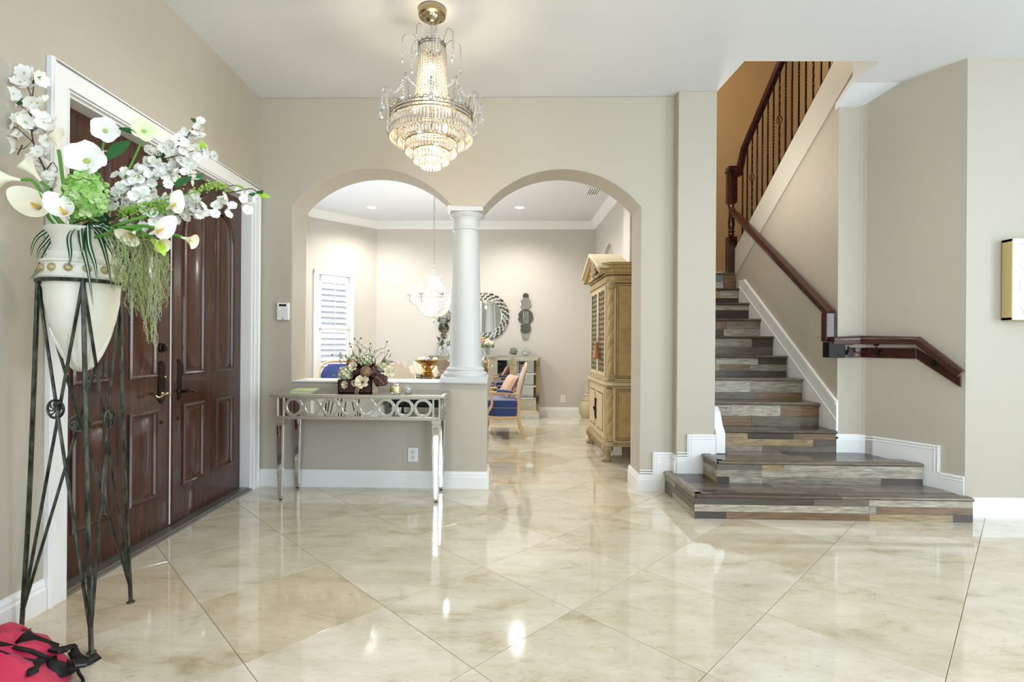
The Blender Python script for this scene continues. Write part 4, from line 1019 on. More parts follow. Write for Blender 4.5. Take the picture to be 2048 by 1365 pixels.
MB().lathe([(.022, 0), (.030, .006), (.032, .018), (.026, .030), (.026, .034), (.023, .034), (.0235, .030), (.029, .018), (.027, .008), (0, .006)], (cx_, cy_, zb), 24).build('jar', M_vglass, cj, smooth=True)
MB().lathe([(.0, .034), (.034, .034), (.036, .040), (.034, .047), (.024, .050), (.030, .056), (.028, .061), (0, .062)], (cx_, cy_, zb), 24).build('lid', M_vglass, cj, smooth=True)

# ------------------------------------------------------------------ crystal chandelier in the hall
hx, hy = -.452, 3.14
ch = empty('crystal_chandelier', (hx, hy, ZC), 'large tiered crystal chandelier with tall beaded neck hanging in the hall', 'chandelier')
MB().lathe([(.0, -.003), (.086, -.003), (.088, -.012), (.083, -.040), (.074, -.046), (.068, -.048), (.062, -.044), (.052, -.046), (.048, -.062), (.030, -.078), (.012, -.086), (0, -.087)], (hx, hy, ZC), 32).build('canopy', M_brass, ch, smooth=True)
zs_ = ZC-.087
MB().tube([(hx, hy, zs_), (hx, hy, 3.04)], .006, 8).build('stem', M_chrome, ch)
MB().lathe([(.0, .105), (.008, .10), (.012, .085), (.018, .06), (.014, .04), (.02, .02), (.012, 0), (0, -.002)], (hx, hy, 3.06), 14).build('crystal_finial', M_crys2, ch, smooth=True)
def scallop_ring(R_, z, h, n):
    mb = MB(); mb.torus((hx, hy, z), R_, .004, 48, 6); mb.torus((hx, hy, z+h*.45), R_, .003, 48, 6)
    for k in range(n):
        a = 2*pi*k/n; c = Vector((hx+R_*cos(a), hy+R_*sin(a), z+h*.5)); t = Vector((-sin(a), cos(a), 0)); w_ = pi*R_/n*.9
        mb.tube([c+t*w_*cos(pi*j/6)+Vector((0, 0, h*.6*sin(pi*j/6)-h*.3)) for j in range(7)], .0026, 5)
        mb.ball(c+Vector((0, 0, h*.45)), .005, 6, 4)
    return mb
scallop_ring(.082, 3.025, .03, 14).build('upper_ring', M_chain, ch, smooth=True)
scallop_ring(.252, 2.585, .045, 36).build('lower_ring', M_chain, ch, smooth=True)
bead = MB().ball((0, 0, 0), (.0085, .0085, .0085), 7, 5)
def bead_line(pts, r0, r1=None, gap=1.9):
    mb = MB(); P_ = [Vector(p) for p in pts]; d = [0]
    for a, b in zip(P_[:-1], P_[1:]): d.append(d[-1]+(b-a).length)
    s_ = r0*.5
    while s_ < d[-1]:
        i = max(j for j in range(len(d)) if d[j] <= s_); i = min(i, len(P_)-2); t = (s_-d[i])/max(1e-6, d[i+1]-d[i]); r = r0+((r1 or r0)-r0)*s_/d[-1]
        mb.ball(P_[i].lerp(P_[i+1], t), r, 6, 4); s_ += r*gap
    return mb
n_s = 26
str_me = bead_line([(.081, 0, 3.02), (.078, 0, 2.95), (.083, 0, 2.85), (.096, 0, 2.74), (.118, 0, 2.625)], .0068, .0100, 2.0).mesh('bead_strand', M_crys, True, 60)
for k in range(n_s):
    inst('bead_strand', str_me, ch, (hx, hy, 0), rot=(0, 0, 2*pi*k/n_s))
# bowl of rings hung with drops
def drop_row(par, R_, z, n, L, r, name):
    mb = MB()
    for k in range(n):
        a = 2*pi*k/n; c = Vector((hx+R_*cos(a), hy+R_*sin(a), z))
        mb.ball(c-Vector((0, 0, r*.9)), r*.8, 6, 4)
        mb.lathe([(.0004, 0), (r*.45, -L*.25), (r*.85, -L*.7), (r*.6, -L*.92), (0.0004, -L)], c-Vector((0, 0, r*1.7)), 6)
    o = mb.build(name, M_crys, par, smooth=True, angle=60, kind='stuff'); return o
tiers = [(.250, 2.565, 78, .060, .0085), (.205, 2.500, 64, .052, .0080), (.157, 2.440, 50, .050, .0078), (.107, 2.388, 34, .050, .0078), (.058, 2.350, 18, .048, .0078)]
for i, (R_, z, n, L, r) in enumerate(tiers):
    t = MB(); t.torus((hx, hy, z), R_, .0042, 56, 6)
    if i < 4:
        for k in range(4):
            a = pi/4+k*pi/2; R2 = tiers[i+1][0]; z2 = tiers[i+1][1]; t.tube([(hx+R_*cos(a), hy+R_*sin(a), z), (hx+R2*cos(a), hy+R2*sin(a), z2)], .0025, 5)
    tr = t.build('tier_ring', M_brass, ch, smooth=True)
    drop_row(tr, R_, z-.004, n, L, r, 'crystal_drops')
    if i == 0: drop_row(tr, R_+.004, z-.050, n, .045, .0085, 'crystal_drops')
MB().tube([(hx, hy, 3.04), (hx, hy, 2.40)], .006, 8).build('shaft', M_brass, ch)
for k in range(12):
    a = 2*pi*k/12+.13; R0 = .252; out = .068 if k % 2 else .052; hgt = .105 if k % 2 else .14
    d = Vector((cos(a), sin(a), 0)); b = Vector((hx, hy, 2.60))+d*R0
    arm_p = smoothpath([b, b+d*.012+Vector((0, 0, hgt*.6)), b+d*out*.55+Vector((0, 0, hgt)), b+d*out+Vector((0, 0, hgt*.72)), b+d*(out+.006)+Vector((0, 0, hgt*.4))], 4)
    ar = MB().tube(arm_p, .0016, 5).build('arm', M_chain, ch, smooth=True)
    e = arm_p[-1]
    bead_line([e+Vector((0, 0, .03)), e-Vector((0, 0, .03))], .0085, .0085, 2.0).build('bead_chain', M_crys2, ar, smooth=True)
    MB().lathe([(.0004, 0), (.014, -.022), (.017, -.036), (.010, -.052), (.0004, -.062)], e-Vector((0, 0, .034)), 6).build('pendant', M_crys2, ar)
    a2_ = a+2*pi/12; d2 = Vector((cos(a2_), sin(a2_), 0)); h2 = .14 if k % 2 else .105; o2 = .052 if k % 2 else .068
    e2 = Vector((hx, hy, 2.60+h2*.95))+d2*(R0+o2*.55); e1 = Vector((hx, hy, 2.60+hgt*.95))+d*(R0+out*.55)
    mid = (e1+e2)/2-Vector((0, 0, .075))
    bead_line(bez(e1, e1.lerp(mid, .7)-Vector((0, 0, .03)), e2.lerp(mid, .7)-Vector((0, 0, .03)), e2, 10), .0075, .0075, 2.0).build('bead_chain', M_crys2, ar, smooth=True)
for k in range(8):
    a = 2*pi*k/8+.3; d = Vector((cos(a), sin(a), 0)); b = Vector((hx, hy, 3.04))+d*.08; out = .075 if k % 2 else .10; hg = .075 if k % 2 else .055
    ap_ = smoothpath([b, b+d*.02+Vector((0, 0, hg*.7)), b+d*out*.5+Vector((0, 0, hg)), b+d*out*.95+Vector((0, 0, hg*.6)), b+d*out+Vector((0, 0, -.01))], 4)
    ar = MB().tube(ap_, .0016, 5).build('arm', M_chain, ch, smooth=True); e = ap_[-1]
    bead_line([e, e-Vector((0, 0, .085))], .0075, .0075, 2.0).build('bead_chain', M_crys2, ar, smooth=True)
    MB().lathe([(.0004, 0), (.011, -.018), (.012, -.03), (.0004, -.054)], e-Vector((0, 0, .085)), 6).build('pendant', M_crys2, ar)
CH_P = 3.2
for (bx_, by_, bz_) in ((.0, -.03, 2.90), (.02, .02, 2.76), (-.02, -.02, 2.72), (.09, -.03, 2.52), (-.08, .05, 2.52), (.03, -.02, 2.41), (-.015, .02, 2.36)):
    MB().ball((hx+bx_, hy+by_, bz_), (.013, .013, .026), 10, 6).build('bulb', M_bulb if bz_ > 2.6 else M_bulb_low, ch, smooth=True)
for z_, pw in ((2.88, CH_P), (2.72, CH_P), (2.53, CH_P), (2.40, 7), (2.20, 17)):
    point('chandelier_glow', (hx, hy, z_), pw, (1, .80, .55), .05)

# ------------------------------------------------------------------ iron stand and urn
SX, SY = -1.775, 2.116
stand = empty('iron_plant_stand', (SX, SY, 0), 'tall verdigris iron tripod stand with crossed braces and medallions', 'stand')
feet = [Vector((-2.000, 2.085, 0)), Vector((-1.585, 1.940, 0)), Vector((-1.712, 2.322, 0))]
RZ = 1.452; Rr = .138
tops = []
for a_ in (R(205), R(-50), R(72)): tops.append(Vector((SX+(Rr+.012)*cos(a_), SY+(Rr+.012)*sin(a_), RZ)))
MB().torus((SX, SY, RZ), Rr+.012, .008, 48, 8).build('ring', M_patina, stand, smooth=True)
mids = []
for t, f in zip(tops, feet):
    d = Vector((f.x+1.766, f.y-SY, 0)).normalized(); m_ = lerp(t, f, .5)-d*.012
    pts = smoothpath([t, lerp(t, f, .3)-d*.004, lerp(t, f, .65)-d*.006, lerp(t, f, .88)-d*.002, f+Vector((0, 0, .008))], 4); mids.append(pts)
    lg = MB().tube(pts, .0085, 8).build('leg', M_patina, stand, smooth=True)
    MB().lathe([(0, .0), (.016, 0), (.017, .004), (.010, .008), (0, .008)], f, 12).build('foot_pad', M_patina, lg)
for i in range(3):
    j = (i+1) % 3
    A0, A1 = tops[i], tops[j]; B0, B1 = lerp(tops[i], feet[i], .95), lerp(tops[j], feet[j], .95)
    br = MB().tube([A0, B1], .0062, 7).tube([A1, B0], .0062, 7).build('brace', M_patina, stand, smooth=True)
    # crossing point medallion
    c = (lerp(A0, B1, .5)+lerp(A1, B0, .5))/2; tt = 0
    best = None
    for u in range(0, 101, 2):
        for u2 in range(0, 101, 2):
            p_ = lerp(A0, B1, u/100); q_ = lerp(A1, B0, u2/100); dd = (p_-q_).length
            if best is None or dd < best[0]: best = (dd, (p_+q_)/2)
    c = best[1]-Vector((0, 0, .022)); nrm = (c-Vector((-1.785, SY, c.z))).normalized(); Mx = aim(nrm)
    md = MB().torus(c+nrm*.012, .036, .005, 24, 6, M=Mx)
    for k in range(8):
        a = 2*pi*k/8; v1 = Mx @ Vector((.036*cos(a), .036*sin(a), 0)); v0 = Mx @ Vector((.006*cos(a+.5), .006*sin(a+.5), 0)); vm = Mx @ Vector((.018*cos(a+.45), .018*sin(a+.45), .003))
        md.tube([c+nrm*.012+v0, c+nrm*.012+vm, c+nrm*.012+v1], .0032, 5)
    md.ball(c+nrm*.014, .008, 8, 5)
    md.build('medallion', M_patina, br, smooth=True)
urn = empty('stone_urn', (SX, SY, 1.08), 'cream antiqued stone urn with gilt studs held in iron stand', 'urn')
uprof = [(0, 1.078), (.022, 1.080), (.048, 1.100), (.085, 1.150), (.118, 1.215), (.146, 1.290), (.164, 1.370), (.168, 1.430), (.170, 1.455), (.184, 1.464), (.186, 1.474), (.176, 1.480), (.172, 1.500), (.172, 1.522), (.182, 1.528), (.180, 1.536), (.160, 1.545), (.150, 1.560), (.152, 1.570), (.140, 1.580), (.133, 1.600), (.134, 1.622), (.146, 1.648), (.166, 1.664), (.168, 1.670), (.162, 1.674), (.146, 1.668), (.12, 1.63), (.118, 1.6), (0, 1.6)]
uprof = [(r_*.775, z_) for r_, z_ in uprof]
MB().lathe(uprof, (SX, SY, 0), 48, cap=False).build('body', M_stone, urn, smooth=True, angle=50)
for k in range(14):
    a = 2*pi*k/14+.12; MB().ball((SX+.134*cos(a), SY+.134*sin(a), 1.501), (.016, .016, .017), 10, 6).build('gilt_stud', M_gilt, urn, smooth=True)
# acanthus leaves in relief round the foot
def urn_r(z):
    for (r0, za), (r1, zb_) in zip(uprof[:8], uprof[1:9]):
        if za <= z <= zb_: return r0+(r1-r0)*(z-za)/(zb_-za)
    return .1
for k in range(8):
    a0 = 2*pi*k/8+.2; mb = MB(); rs = []
    zt_ = 1.262 if k % 2 else 1.235
    for j in range(7):
        t = j/6; z = 1.088+(zt_-1.088)*t; r = urn_r(z); wv = .40*(1-t**2.2)*(.55+.45*sin(pi*t))+.01; row = []
        for u in range(5):
            uu = u/4-.5; a = a0+uu*2*wv*.62; rr_ = r+.0055*(1-abs(uu)*1.1)+.002*cos(uu*20); row.append(Vector((SX+rr_*cos(a), SY+rr_*sin(a), z)))
        rs.append(row)
    mb.rings(rs, 0, False); mb.build('acanthus_leaf', M_stone, urn, smooth=True, solid=.002)

# ------------------------------------------------------------------ silk flowers in the urn
FG = 'silk flowers arranged in the urn'
rf = random.Random(5)
def base_pt(): return Vector((SX+rf.uniform(-.05, .05), SY+rf.uniform(-.04, .04), 1.602))
petal4 = None
def blossom_mesh(name, n, r, cup, m_p, m_c, wave=.15):
    mb = MB()
    for k in range(n):
        a = 2*pi*k/n; rs = []
        for i, (t, wd_) in enumerate(((.06, .10), (.35, .42), (.7, .62), (1.0, .40))):
            row = []
            for u in (-1, 0, 1):
                x, y = t*r*(1-.08*abs(u) if i < 3 else 1-.10*(u == 0)), u*wd_*r
                z = cup*r*t*t+wave*r*(abs(u))*t*.6
                row.append(Vector((x*cos(a)-y*sin(a), x*sin(a)+y*cos(a), z)))
            rs.append(row)
        mb.rings(rs, 0, False)
    mb.ball((0, 0, r*.08), (r*.13, r*.13, r*.12), 6, 4, 1)
    return mb.mesh(name, [m_p, m_c], True, 70)
me_dog = [blossom_mesh('dogwood_blossom', 4, .024, c, M_petal, M_throat) for c in (.15, .45)]
me_cherry = [blossom_mesh('cherry_blossom', 5, .021, c, M_petal, M_throat) for c in (.2, .55)]
def leaf_mesh(name, L, W, m_, bend=.2, fold=.25):
    rs = []
    for j in range(8):
        t = j/7; wv = W*sin(pi*min(1, t*.92+.04))**.8*(1-.25*t); row = [Vector((u*wv, -fold*abs(u)*wv*-1 - bend*L*t*t, t*L)) for u in (-1, -.5, 0, .5, 1)]; rs.append(row)
    return MB().rings(rs, 0, False).mesh(name, m_, True, 70)
me_leaf = leaf_mesh('leaf', .055, .014, M_leaf); me_leafb = leaf_mesh('big_leaf', .105, .030, M_leaf, .15, .2); me_leafd = leaf_mesh('dark_leaf', .09, .026, M_leafd); me_leafl = leaf_mesh('lime_leaf', .07, .02, M_lime)
def flower_branch(name, label, stem_px, side_px, me_list, blossoms, Y0, Y1, nleaf, leafmes, group='white blossom branches in the urn', jit=.016, scale=(.85, 1.15)):
    """stem and side twigs given by points at a depth that runs from Y0 to Y1"""
    root = base_pt(); e = empty(name, root, label, 'flowers', FG)
    def line(pxs):
        out = []
        for i, (px, py, t) in enumerate(pxs): out.append(atY(px, py, Y0+(Y1-Y0)*t))
        return out
    main = [root]+line(stem_px); sp = smoothpath(main, 5)
    MB().tube(sp, [.0046-.0028*i/(len(sp)-1) for i in range(len(sp))], 6).build('stem', M_branch, e, smooth=True)
    allp = sp[10:]
    for s_ in side_px:
        q_ = smoothpath(line(s_), 4); MB().tube(q_, [.0026-.0014*i/(len(q_)-1) for i in range(len(q_))], 5).build('twig', M_branch, e, smooth=True); allp += q_
    for px, py, t in blossoms:
        c = atY(px, py, Y0+(Y1-Y0)*t)+Vector((rf.uniform(-1, 1), rf.uniform(-2, 1.5), rf.uniform(-1, 1)))*jit*.6
        d = Vector((rf.uniform(-.7, .7), -1+rf.uniform(-.2, .9), rf.uniform(-.5, .8)))
        near = min(allp, key=lambda p: (p-c).length)
        if (near-c).length < .09: MB().tube([near, (near+c)/2+Vector((0, 0, -.004)), c], .0011, 4).build('twig', M_branch, e)
        inst('blossom', rf.choice(me_list), e, c, M=aim(d) @ Matrix.Rotation(rf.uniform(0, 6), 4, 'Z') @ Matrix.Scale(rf.uniform(*scale), 4))
    for i in range(nleaf):
        c = rf.choice(allp); d = Vector((rf.uniform(-1, 1), rf.uniform(-1, .3), rf.uniform(-.3, 1)))
        inst('leaf', rf.choice(leafmes), e, c, M=aim(d) @ Matrix.Rotation(rf.uniform(0, 6), 4, 'Z') @ Matrix.Scale(rf.uniform(.7, 1.1), 4))
    return e
# upright dogwood branch on the left
bl = [(40, 145, 1), (55, 160, 1), (66, 152, 1), (48, 172, 1), (72, 168, 1), (62, 180, 1), (85, 160, 1), (25, 200, 1), (18, 212, 1), (30, 190, 1), (72, 205, .8), (80, 214, .8), (95, 208, .8), (66, 212, .8), (45, 240, .7), (58, 245, .7), (52, 232, .7), (66, 252, .7), (88, 248, .6), (95, 240, .6), (80, 236, .6), (12, 255, .8), (22, 268, .8), (30, 258, .8), (20, 280, .8), (35, 275, .8), (100, 270, .5), (92, 282, .5), (108, 265, .5), (70, 298, .5), (82, 305, .5), (62, 310, .5), (78, 330, .4), (88, 338, .4), (70, 325, .4), (100, 352, .3), (112, 345, .3), (108, 362, .3), (96, 368, .3), (118, 372, .2), (26, 292, .8), (14, 240, .8), (100, 296, .4)]
flower_branch('dogwood_branch', 'tall upright branch of white dogwood blossom at left of urn', [(112, 400, 0), (92, 345, .3), (68, 290, .5), (62, 240, .7), (64, 205, .8), (68, 165, 1)],
    [[(66, 285, .5), (50, 270, .6), (30, 255, .8), (20, 268, .8)], [(64, 262, .6), (80, 255, .6), (95, 270, .5)], [(62, 228, .7), (45, 215, .9), (30, 205, 1)], [(90, 345, .3), (105, 325, .3), (115, 340, .2)], [(64, 200, .8), (58, 180, 1), (45, 165, 1)], [(45, 290, .7), (35, 310, .7), (42, 298, .7)]],
    me_dog, bl, 2.08, 2.10, 5, [me_leaf], scale=(1.05, 1.45))
# right-hand branches
rb1 = []
for i in range(120):
    t = rf.random(); px = 250+t*150+rf.uniform(-28, 28); py = 400-t*118+rf.uniform(-36, 36); rb1.append((px, py, t))
rb1 += [(400, 240, 1), (398, 262, 1), (385, 272, 1), (405, 276, 1), (240, 355, .1), (252, 340, .1), (265, 352, .1), (258, 372, .1), (300, 300, .5), (318, 306, .5), (332, 300, .5), (415, 305, 1), (428, 315, 1), (345, 330, .6)]
flower_branch('cherry_branch', 'branch of dense white cherry blossom reaching right across the door head', [(195, 440, 0), (250, 385, .2), (300, 345, .5), (350, 300, .7), (388, 255, .95), (398, 240, 1)],
    [[(320, 320, .6), (360, 310, .8), (400, 300, 1), (425, 312, 1)], [(255, 380, .2), (250, 355, .2), (262, 340, .2)], [(300, 345, .5), (345, 345, .6), (368, 330, .7)], [(280, 360, .4), (330, 375, .6), (380, 370, .8)]],
    me_cherry, rb1, 2.10, 2.26, 10, [me_leaf, me_leafl])
rb2 = []
for i in range(85):
    t = rf.random(); px = 262+t*150+rf.uniform(-26, 26); py = 422-t*18+rf.uniform(-26, 30); rb2.append((px, py, t*.6))
rb2 += [(433, 412, .7), (425, 425, .7), (388, 362, .6), (394, 358, .6), (448, 395, .8), (455, 402, .8), (442, 405, .8), (452, 388, .8), (466, 420, .85), (462, 428, .85), (455, 425, .85), (492, 402, 1), (498, 412, 1), (488, 412, 1), (495, 422, 1), (474, 380, .9), (486, 388, .9), (522, 404, 1)]
flower_branch('cherry_branch', 'long low branch of white blossom whose tip reaches the door corner', [(210, 445, 0), (280, 420, .15), (350, 400, .4), (410, 385, .6), (460, 385, .85), (505, 378, 1), (520, 398, 1)],
    [[(410, 388, .6), (395, 372, .6), (390, 360, .6)], [(455, 385, .8), (470, 400, .85), (490, 410, 1)], [(440, 386, .7), (455, 374, .8), (475, 370, .85)], [(350, 400, .4), (380, 420, .5), (430, 415, .7)]],
    me_cherry, rb2, 2.10, 2.32, 10, [me_leaf, me_leafl])
# fine green filler sprays
def spray(name, label, pts, Y0, Y1, n, m_, size):
    root = base_pt(); e = empty(name, root, label, 'greenery', FG)
    sp = smoothpath([root]+[atY(px, py, Y0+(Y1-Y0)*i/len(pts)) for i, (px, py) in enumerate(pts)], 5)
    MB().tube(sp, .0022, 5).build('stem', M_stem, e, smooth=True); mb = MB()
    for i in range(n):
        c = rf.choice(sp[7:])+Vector((rf.gauss(0, size), rf.gauss(0, size*.6), rf.gauss(0, size*.7))); d = Vector((rf.uniform(-1, 1), rf.uniform(-1, .4), rf.uniform(-.4, 1))).normalized(); s_ = Vector((-d.z, d.y*.1, d.x)).normalized(); L = rf.uniform(.009, .017)
        mb.add([c, c+d*L*.5+s_*L*.28, c+d*L, c+d*L*.5-s_*L*.28], [(0, 1, 2, 3)])
        if i % 3 == 0: mb.ball(c+d*L, .0028, 5, 3)
    mb.build('tiny_leaves', m_, e, kind='stuff'); return e
spray('fern_spray', 'light green fine-leaved spray between white blossoms at right of urn', [(230, 440), (270, 420), (310, 412), (340, 418)], 2.08, 2.14, 420, mat('spray_green', '#8fb648', .6), .017)
spray('boxwood_spray', 'small yellow-green sprig near the tip of the long blossom branch', [(240, 430), (330, 400), (400, 382), (430, 372), (445, 376)], 2.12, 2.26, 170, mat('sprig_green', '#9dbb5a', .6), .012)
# hydrangea
me_h = [floret_mesh('hydrangea_floret', M_hyd, .0205, 4, c) for c in (.2, .4, .6)]
root = base_pt(); hyd = empty('hydrangea_stem', root, 'large pale green hydrangea head at the centre of the urn', 'flowers', FG)
hc = atY(172, 390, 2.02)
MB().tube(smoothpath([root, lerp(root, hc, .5)+Vector((0, .01, 0)), hc], 4), .005, 7).build('stem', M_stem, hyd, smooth=True)
cluster('flower_head', hyd, hc, .088, me_h, 92, rf, -.85, (.85, 1.2), core=M_hyd, squash=(.82, .75, 1.28))
for k, (px, py) in enumerate(((180, 440), (195, 428), (240, 455), (215, 440))):
    c = atY(px, py, 2.06); inst('leaf', me_leafd, hyd, c, M=aim((rf.uniform(.2, 1) if px > 190 else -.5, -.7, rf.uniform(-.5, .3))) @ Matrix.Rotation(rf.uniform(-.6, .6), 4, 'Z') @ Matrix.Scale(.95, 4))
# white trumpet flowers
def trumpet(label, c, d, r, mpet, lobes=5):
    root = base_pt(); e = empty('trumpet_flower', root, label, 'flowers', FG)
    mb = MB(); rs = []; n = 40
    for j in range(9):
        t = j/8; rr_ = r*(.10+.90*t**1.7); z = r*.75*(t**.75)-r*.75
        ring = []
        for k in range(n):
            a = 2*pi*k/n; wv = 1+.06*t**3*cos(lobes*a)+.02*t**4*sin(17*a); zz = z-.10*r*t**6*(1+cos(lobes*a+1.2))+.05*r*t**5*sin(9*a)
            ring.append(Vector((rr_*wv*cos(a), rr_*wv*sin(a), zz)))
        rs.append(ring)
    mb.rings(rs, 0, True)
    mb.lathe([(r*.02, -r*.42), (r*.12, -r*.44), (r*.16, -r*.52), (r*.1, -r*.62)], (0, 0, 0), 10, 1)
    for k in range(5):
        a = 2*pi*k/5; mb.tube([(0, 0, -.6*r), (.07*r*cos(a), .07*r*sin(a), -.36*r)], .02*r, 4, 1)
    Mx = Matrix.Translation(c) @ aim(d); mb.v = [tuple(Mx @ Vector(v)) for v in mb.v]
    mb.build('bloom', [mpet, M_throat], e, smooth=True, angle=70)
    bk = Vector(c)-Vector(d).normalized()*r*.72
    MB().tube(smoothpath([root, lerp(root, bk, .45)+Vector((0, .03, .04)), bk-Vector((0, 0, .02)), bk], 5), .0042, 7).build('stem', M_stem, e, smooth=True)
    return e
t1 = trumpet('biggest white trumpet flower, right above the green hydrangea', atY(168, 313, 1.99), (.42, -.85, .18), .070, M_petal)
t2 = trumpet('round white trumpet flower facing out in front of door head', atY(210, 258, 2.04), (.6, -.78, .0), .050, M_petal)
t3 = trumpet('pale green-tinted trumpet flower, rightmost of the trumpets', atY(288, 258, 2.06), (.6, -.78, .05), .046, M_petalg)
inst('leaf', me_leafb, t2, atY(218, 318, 2.03), M=aim((.75, -.15, .65)) @ Matrix.Scale(1.15, 4))
inst('leaf', me_leafb, t3, atY(274, 268, 2.05), M=aim((-.85, -.2, .30)) @ Matrix.Rotation(.4, 4, 'Z') @ Matrix.Scale(.62, 4))
inst('leaf', me_leafb, t3, atY(352, 375, 2.10), M=aim((.8, -.2, .55)) @ Matrix.Scale(.85, 4))
# calla lilies
def calla(label, tip_px, base_px, Yc, d, L, W, mpet, stem_mid=None, tw=0, openv=.5):
    """spathe opens along d; base is where stem meets the flower"""
    root = base_pt(); e = empty('calla_lily', root, label, 'flowers', FG)
    b = atY(*base_px, Yc); mb = MB(); rs = []; n = 22
    for j in range(11):
        t = j/10; rr_ = W*(.10+.34*t+.56*max(0, (t-.35)/.65)**1.6); ring = []
        for k in range(n+1):
            a = 2*pi*k/n*1.06; edge = cos(a); tipf = max(0, edge)
            z = L*t*(1-.28*(1-edge)/2*t)+L*.16*t**3*tipf**6
            ro = rr_*(1+.10*t*tipf); x = ro*cos(a); y = ro*sin(a)*.92
            x += W*.35*t**4*edge*(.4+.6*tipf)
            ring.append(Vector((x*(1+.015*k/n), y, z)))
        rs.append(ring)
    mb.rings(rs, 0, False)
    Mx = Matrix.Translation(b) @ aim(d) @ Matrix.Rotation(tw, 4, 'Z'); mb.v = [tuple(Mx @ Vector(v)) for v in mb.v]
    mb.build('spathe', mpet, e, smooth=True, angle=75)
    sp_ = MB().tube([(0, 0, L*.25), (.0, 0, L*.5), (.004, 0, L*.78)], [W*.10, W*.12, W*.07], 8); sp_.v = [tuple(Mx @ Vector(v)) for v in sp_.v]; sp_.build('spadix', M_yel, e, smooth=True)
    md = stem_mid or lerp(root, b, .55)
    MB().tube(smoothpath([root, md, b-Vector(d).normalized()*.03, b+Vector(d).normalized()*L*.12], 5), .0066, 8).build('stem', M_stem, e, smooth=True)
    return e
calla('open cream calla lily facing out, lowest at the left of urn', None, (84, 420), 2.08, (.18, -.9, .18), .075, .060, M_petalc, atY(105, 445, 2.08), 2.6)
calla('white calla lily leaning left just below the green hydrangea', None, (140, 440), 2.0, (.15, -.85, .55), .085, .048, M_petal, None, 2.4)
calla('tall pale calla lily seen from the side with thick green stem', None, (88, 370), 2.04, (-.62, -.25, .9), .125, .036, M_petalc, atY(118, 440, 2.06), 2.5)
calla('calla lily pointing left at the very edge of the picture', None, (52, 362), 2.02, (-1, -.2, .12), .130, .040, M_petalc, atY(100, 420, 2.06), 1.5)
calla('closed cream calla bud standing upright before the door trim', None, (118, 305), 2.06, (-.1, -.1, 1), .080, .026, M_petalc, atY(130, 380, 2.08), .5)
calla('cream calla lily with drooping lip hanging far right in front of the door', None, (360, 474), 2.06, (.95, -.22, -.30), .088, .030, M_petalc, atY(270, 452, 2.06), 3.6)
calla('broad white calla lily lying among the blossoms on the right', None, (296, 470), 2.03, (.95, -.25, .22), .105, .040, M_petal, atY(240, 462, 2.05), 1.0)
calla('white calla lily turned down beside the trailing greenery', None, (272, 462), 2.02, (.15, -.75, -.55), .085, .036, M_petalc, atY(225, 460, 2.04), 2.0)
cl = calla('pale calla lily with a bright lime back at lower right', None, (306, 478), 2.03, (.75, -.3, -.42), .085, .034, M_petalc, atY(250, 458, 2.05), 3.0)
inst('leaf', leaf_mesh('lime_bract', .085, .026, M_lime, .25, .2), cl, atY(305, 478, 2.01), M=aim((.75, -.3, -.5)) @ Matrix.Scale(1.15, 4))
calla('large white calla lily half hidden in blossom above the drooping one', None, (330, 420), 2.12, (.9, -.3, .3), .085, .036, M_petal, atY(250, 445, 2.08), 1.4)
# striped spider plant leaves arching over the rim
spd = empty('spider_plant', (SX, SY-.02, 1.602), 'white-striped green spider plant leaves arching over the urn rim', 'plant', FG)
arcs = [((150, 462), (138, 475), (140, 520), (122, 565)), ((168, 460), (165, 490), (176, 540), (186, 612)), ((175, 458), (178, 490), (190, 530), (194, 565)), ((180, 458), (200, 475), (215, 525), (224, 580)), ((188, 458), (205, 470), (222, 500), (228, 520)), ((195, 458), (215, 462), (230, 490), (238, 505)), ((110, 460), (80, 470), (66, 490), (62, 515)), ((115, 462), (90, 485), (78, 500), (74, 520)), ((205, 456), (250, 470), (285, 500), (300, 530)), ((210, 456), (245, 500), (235, 545), (228, 580)), ((160, 462), (162, 480), (164, 495), (163, 510)), ((120, 470), (95, 500), (72, 545), (58, 560))]
for i, A_ in enumerate(arcs):
    P_ = []
    for j, (px, py) in enumerate(A_):
        yy = (SY-.09, SY-.145, SY-.155, SY-.15)[j] if 130 < px < 200 else (SY-.04, SY-.05, SY-.05, SY-.05)[j]
        P_.append(atY(px, py, yy))
    st0 = Vector((SX+(P_[0].x-SX)*.4, SY-.03, 1.615))
    sp = smoothpath([st0, lerp(st0, P_[0], .6)+Vector((0, 0, .025)), P_[0]+Vector((0, 0, .012))]+P_[1:], 5); L_ = len(sp)
    wd_ = [.027*min(1, .35+2.2*k/L_)*(1-(k/(L_-1))**3) + .0006 for k in range(L_)]
    sd = []
    for k in range(L_):
        t = (sp[min(k+1, L_-1)]-sp[max(k-1, 0)]).normalized(); s_ = t.cross(Vector((0, -1, .25))).normalized(); sd.append(s_)
    MB().ribbon(sp, sd, wd_, m=(0, 0, 1, 0, 0), cols=5).build('leaf', [M_leafd, M_stripe], spd, smooth=True, angle=80)
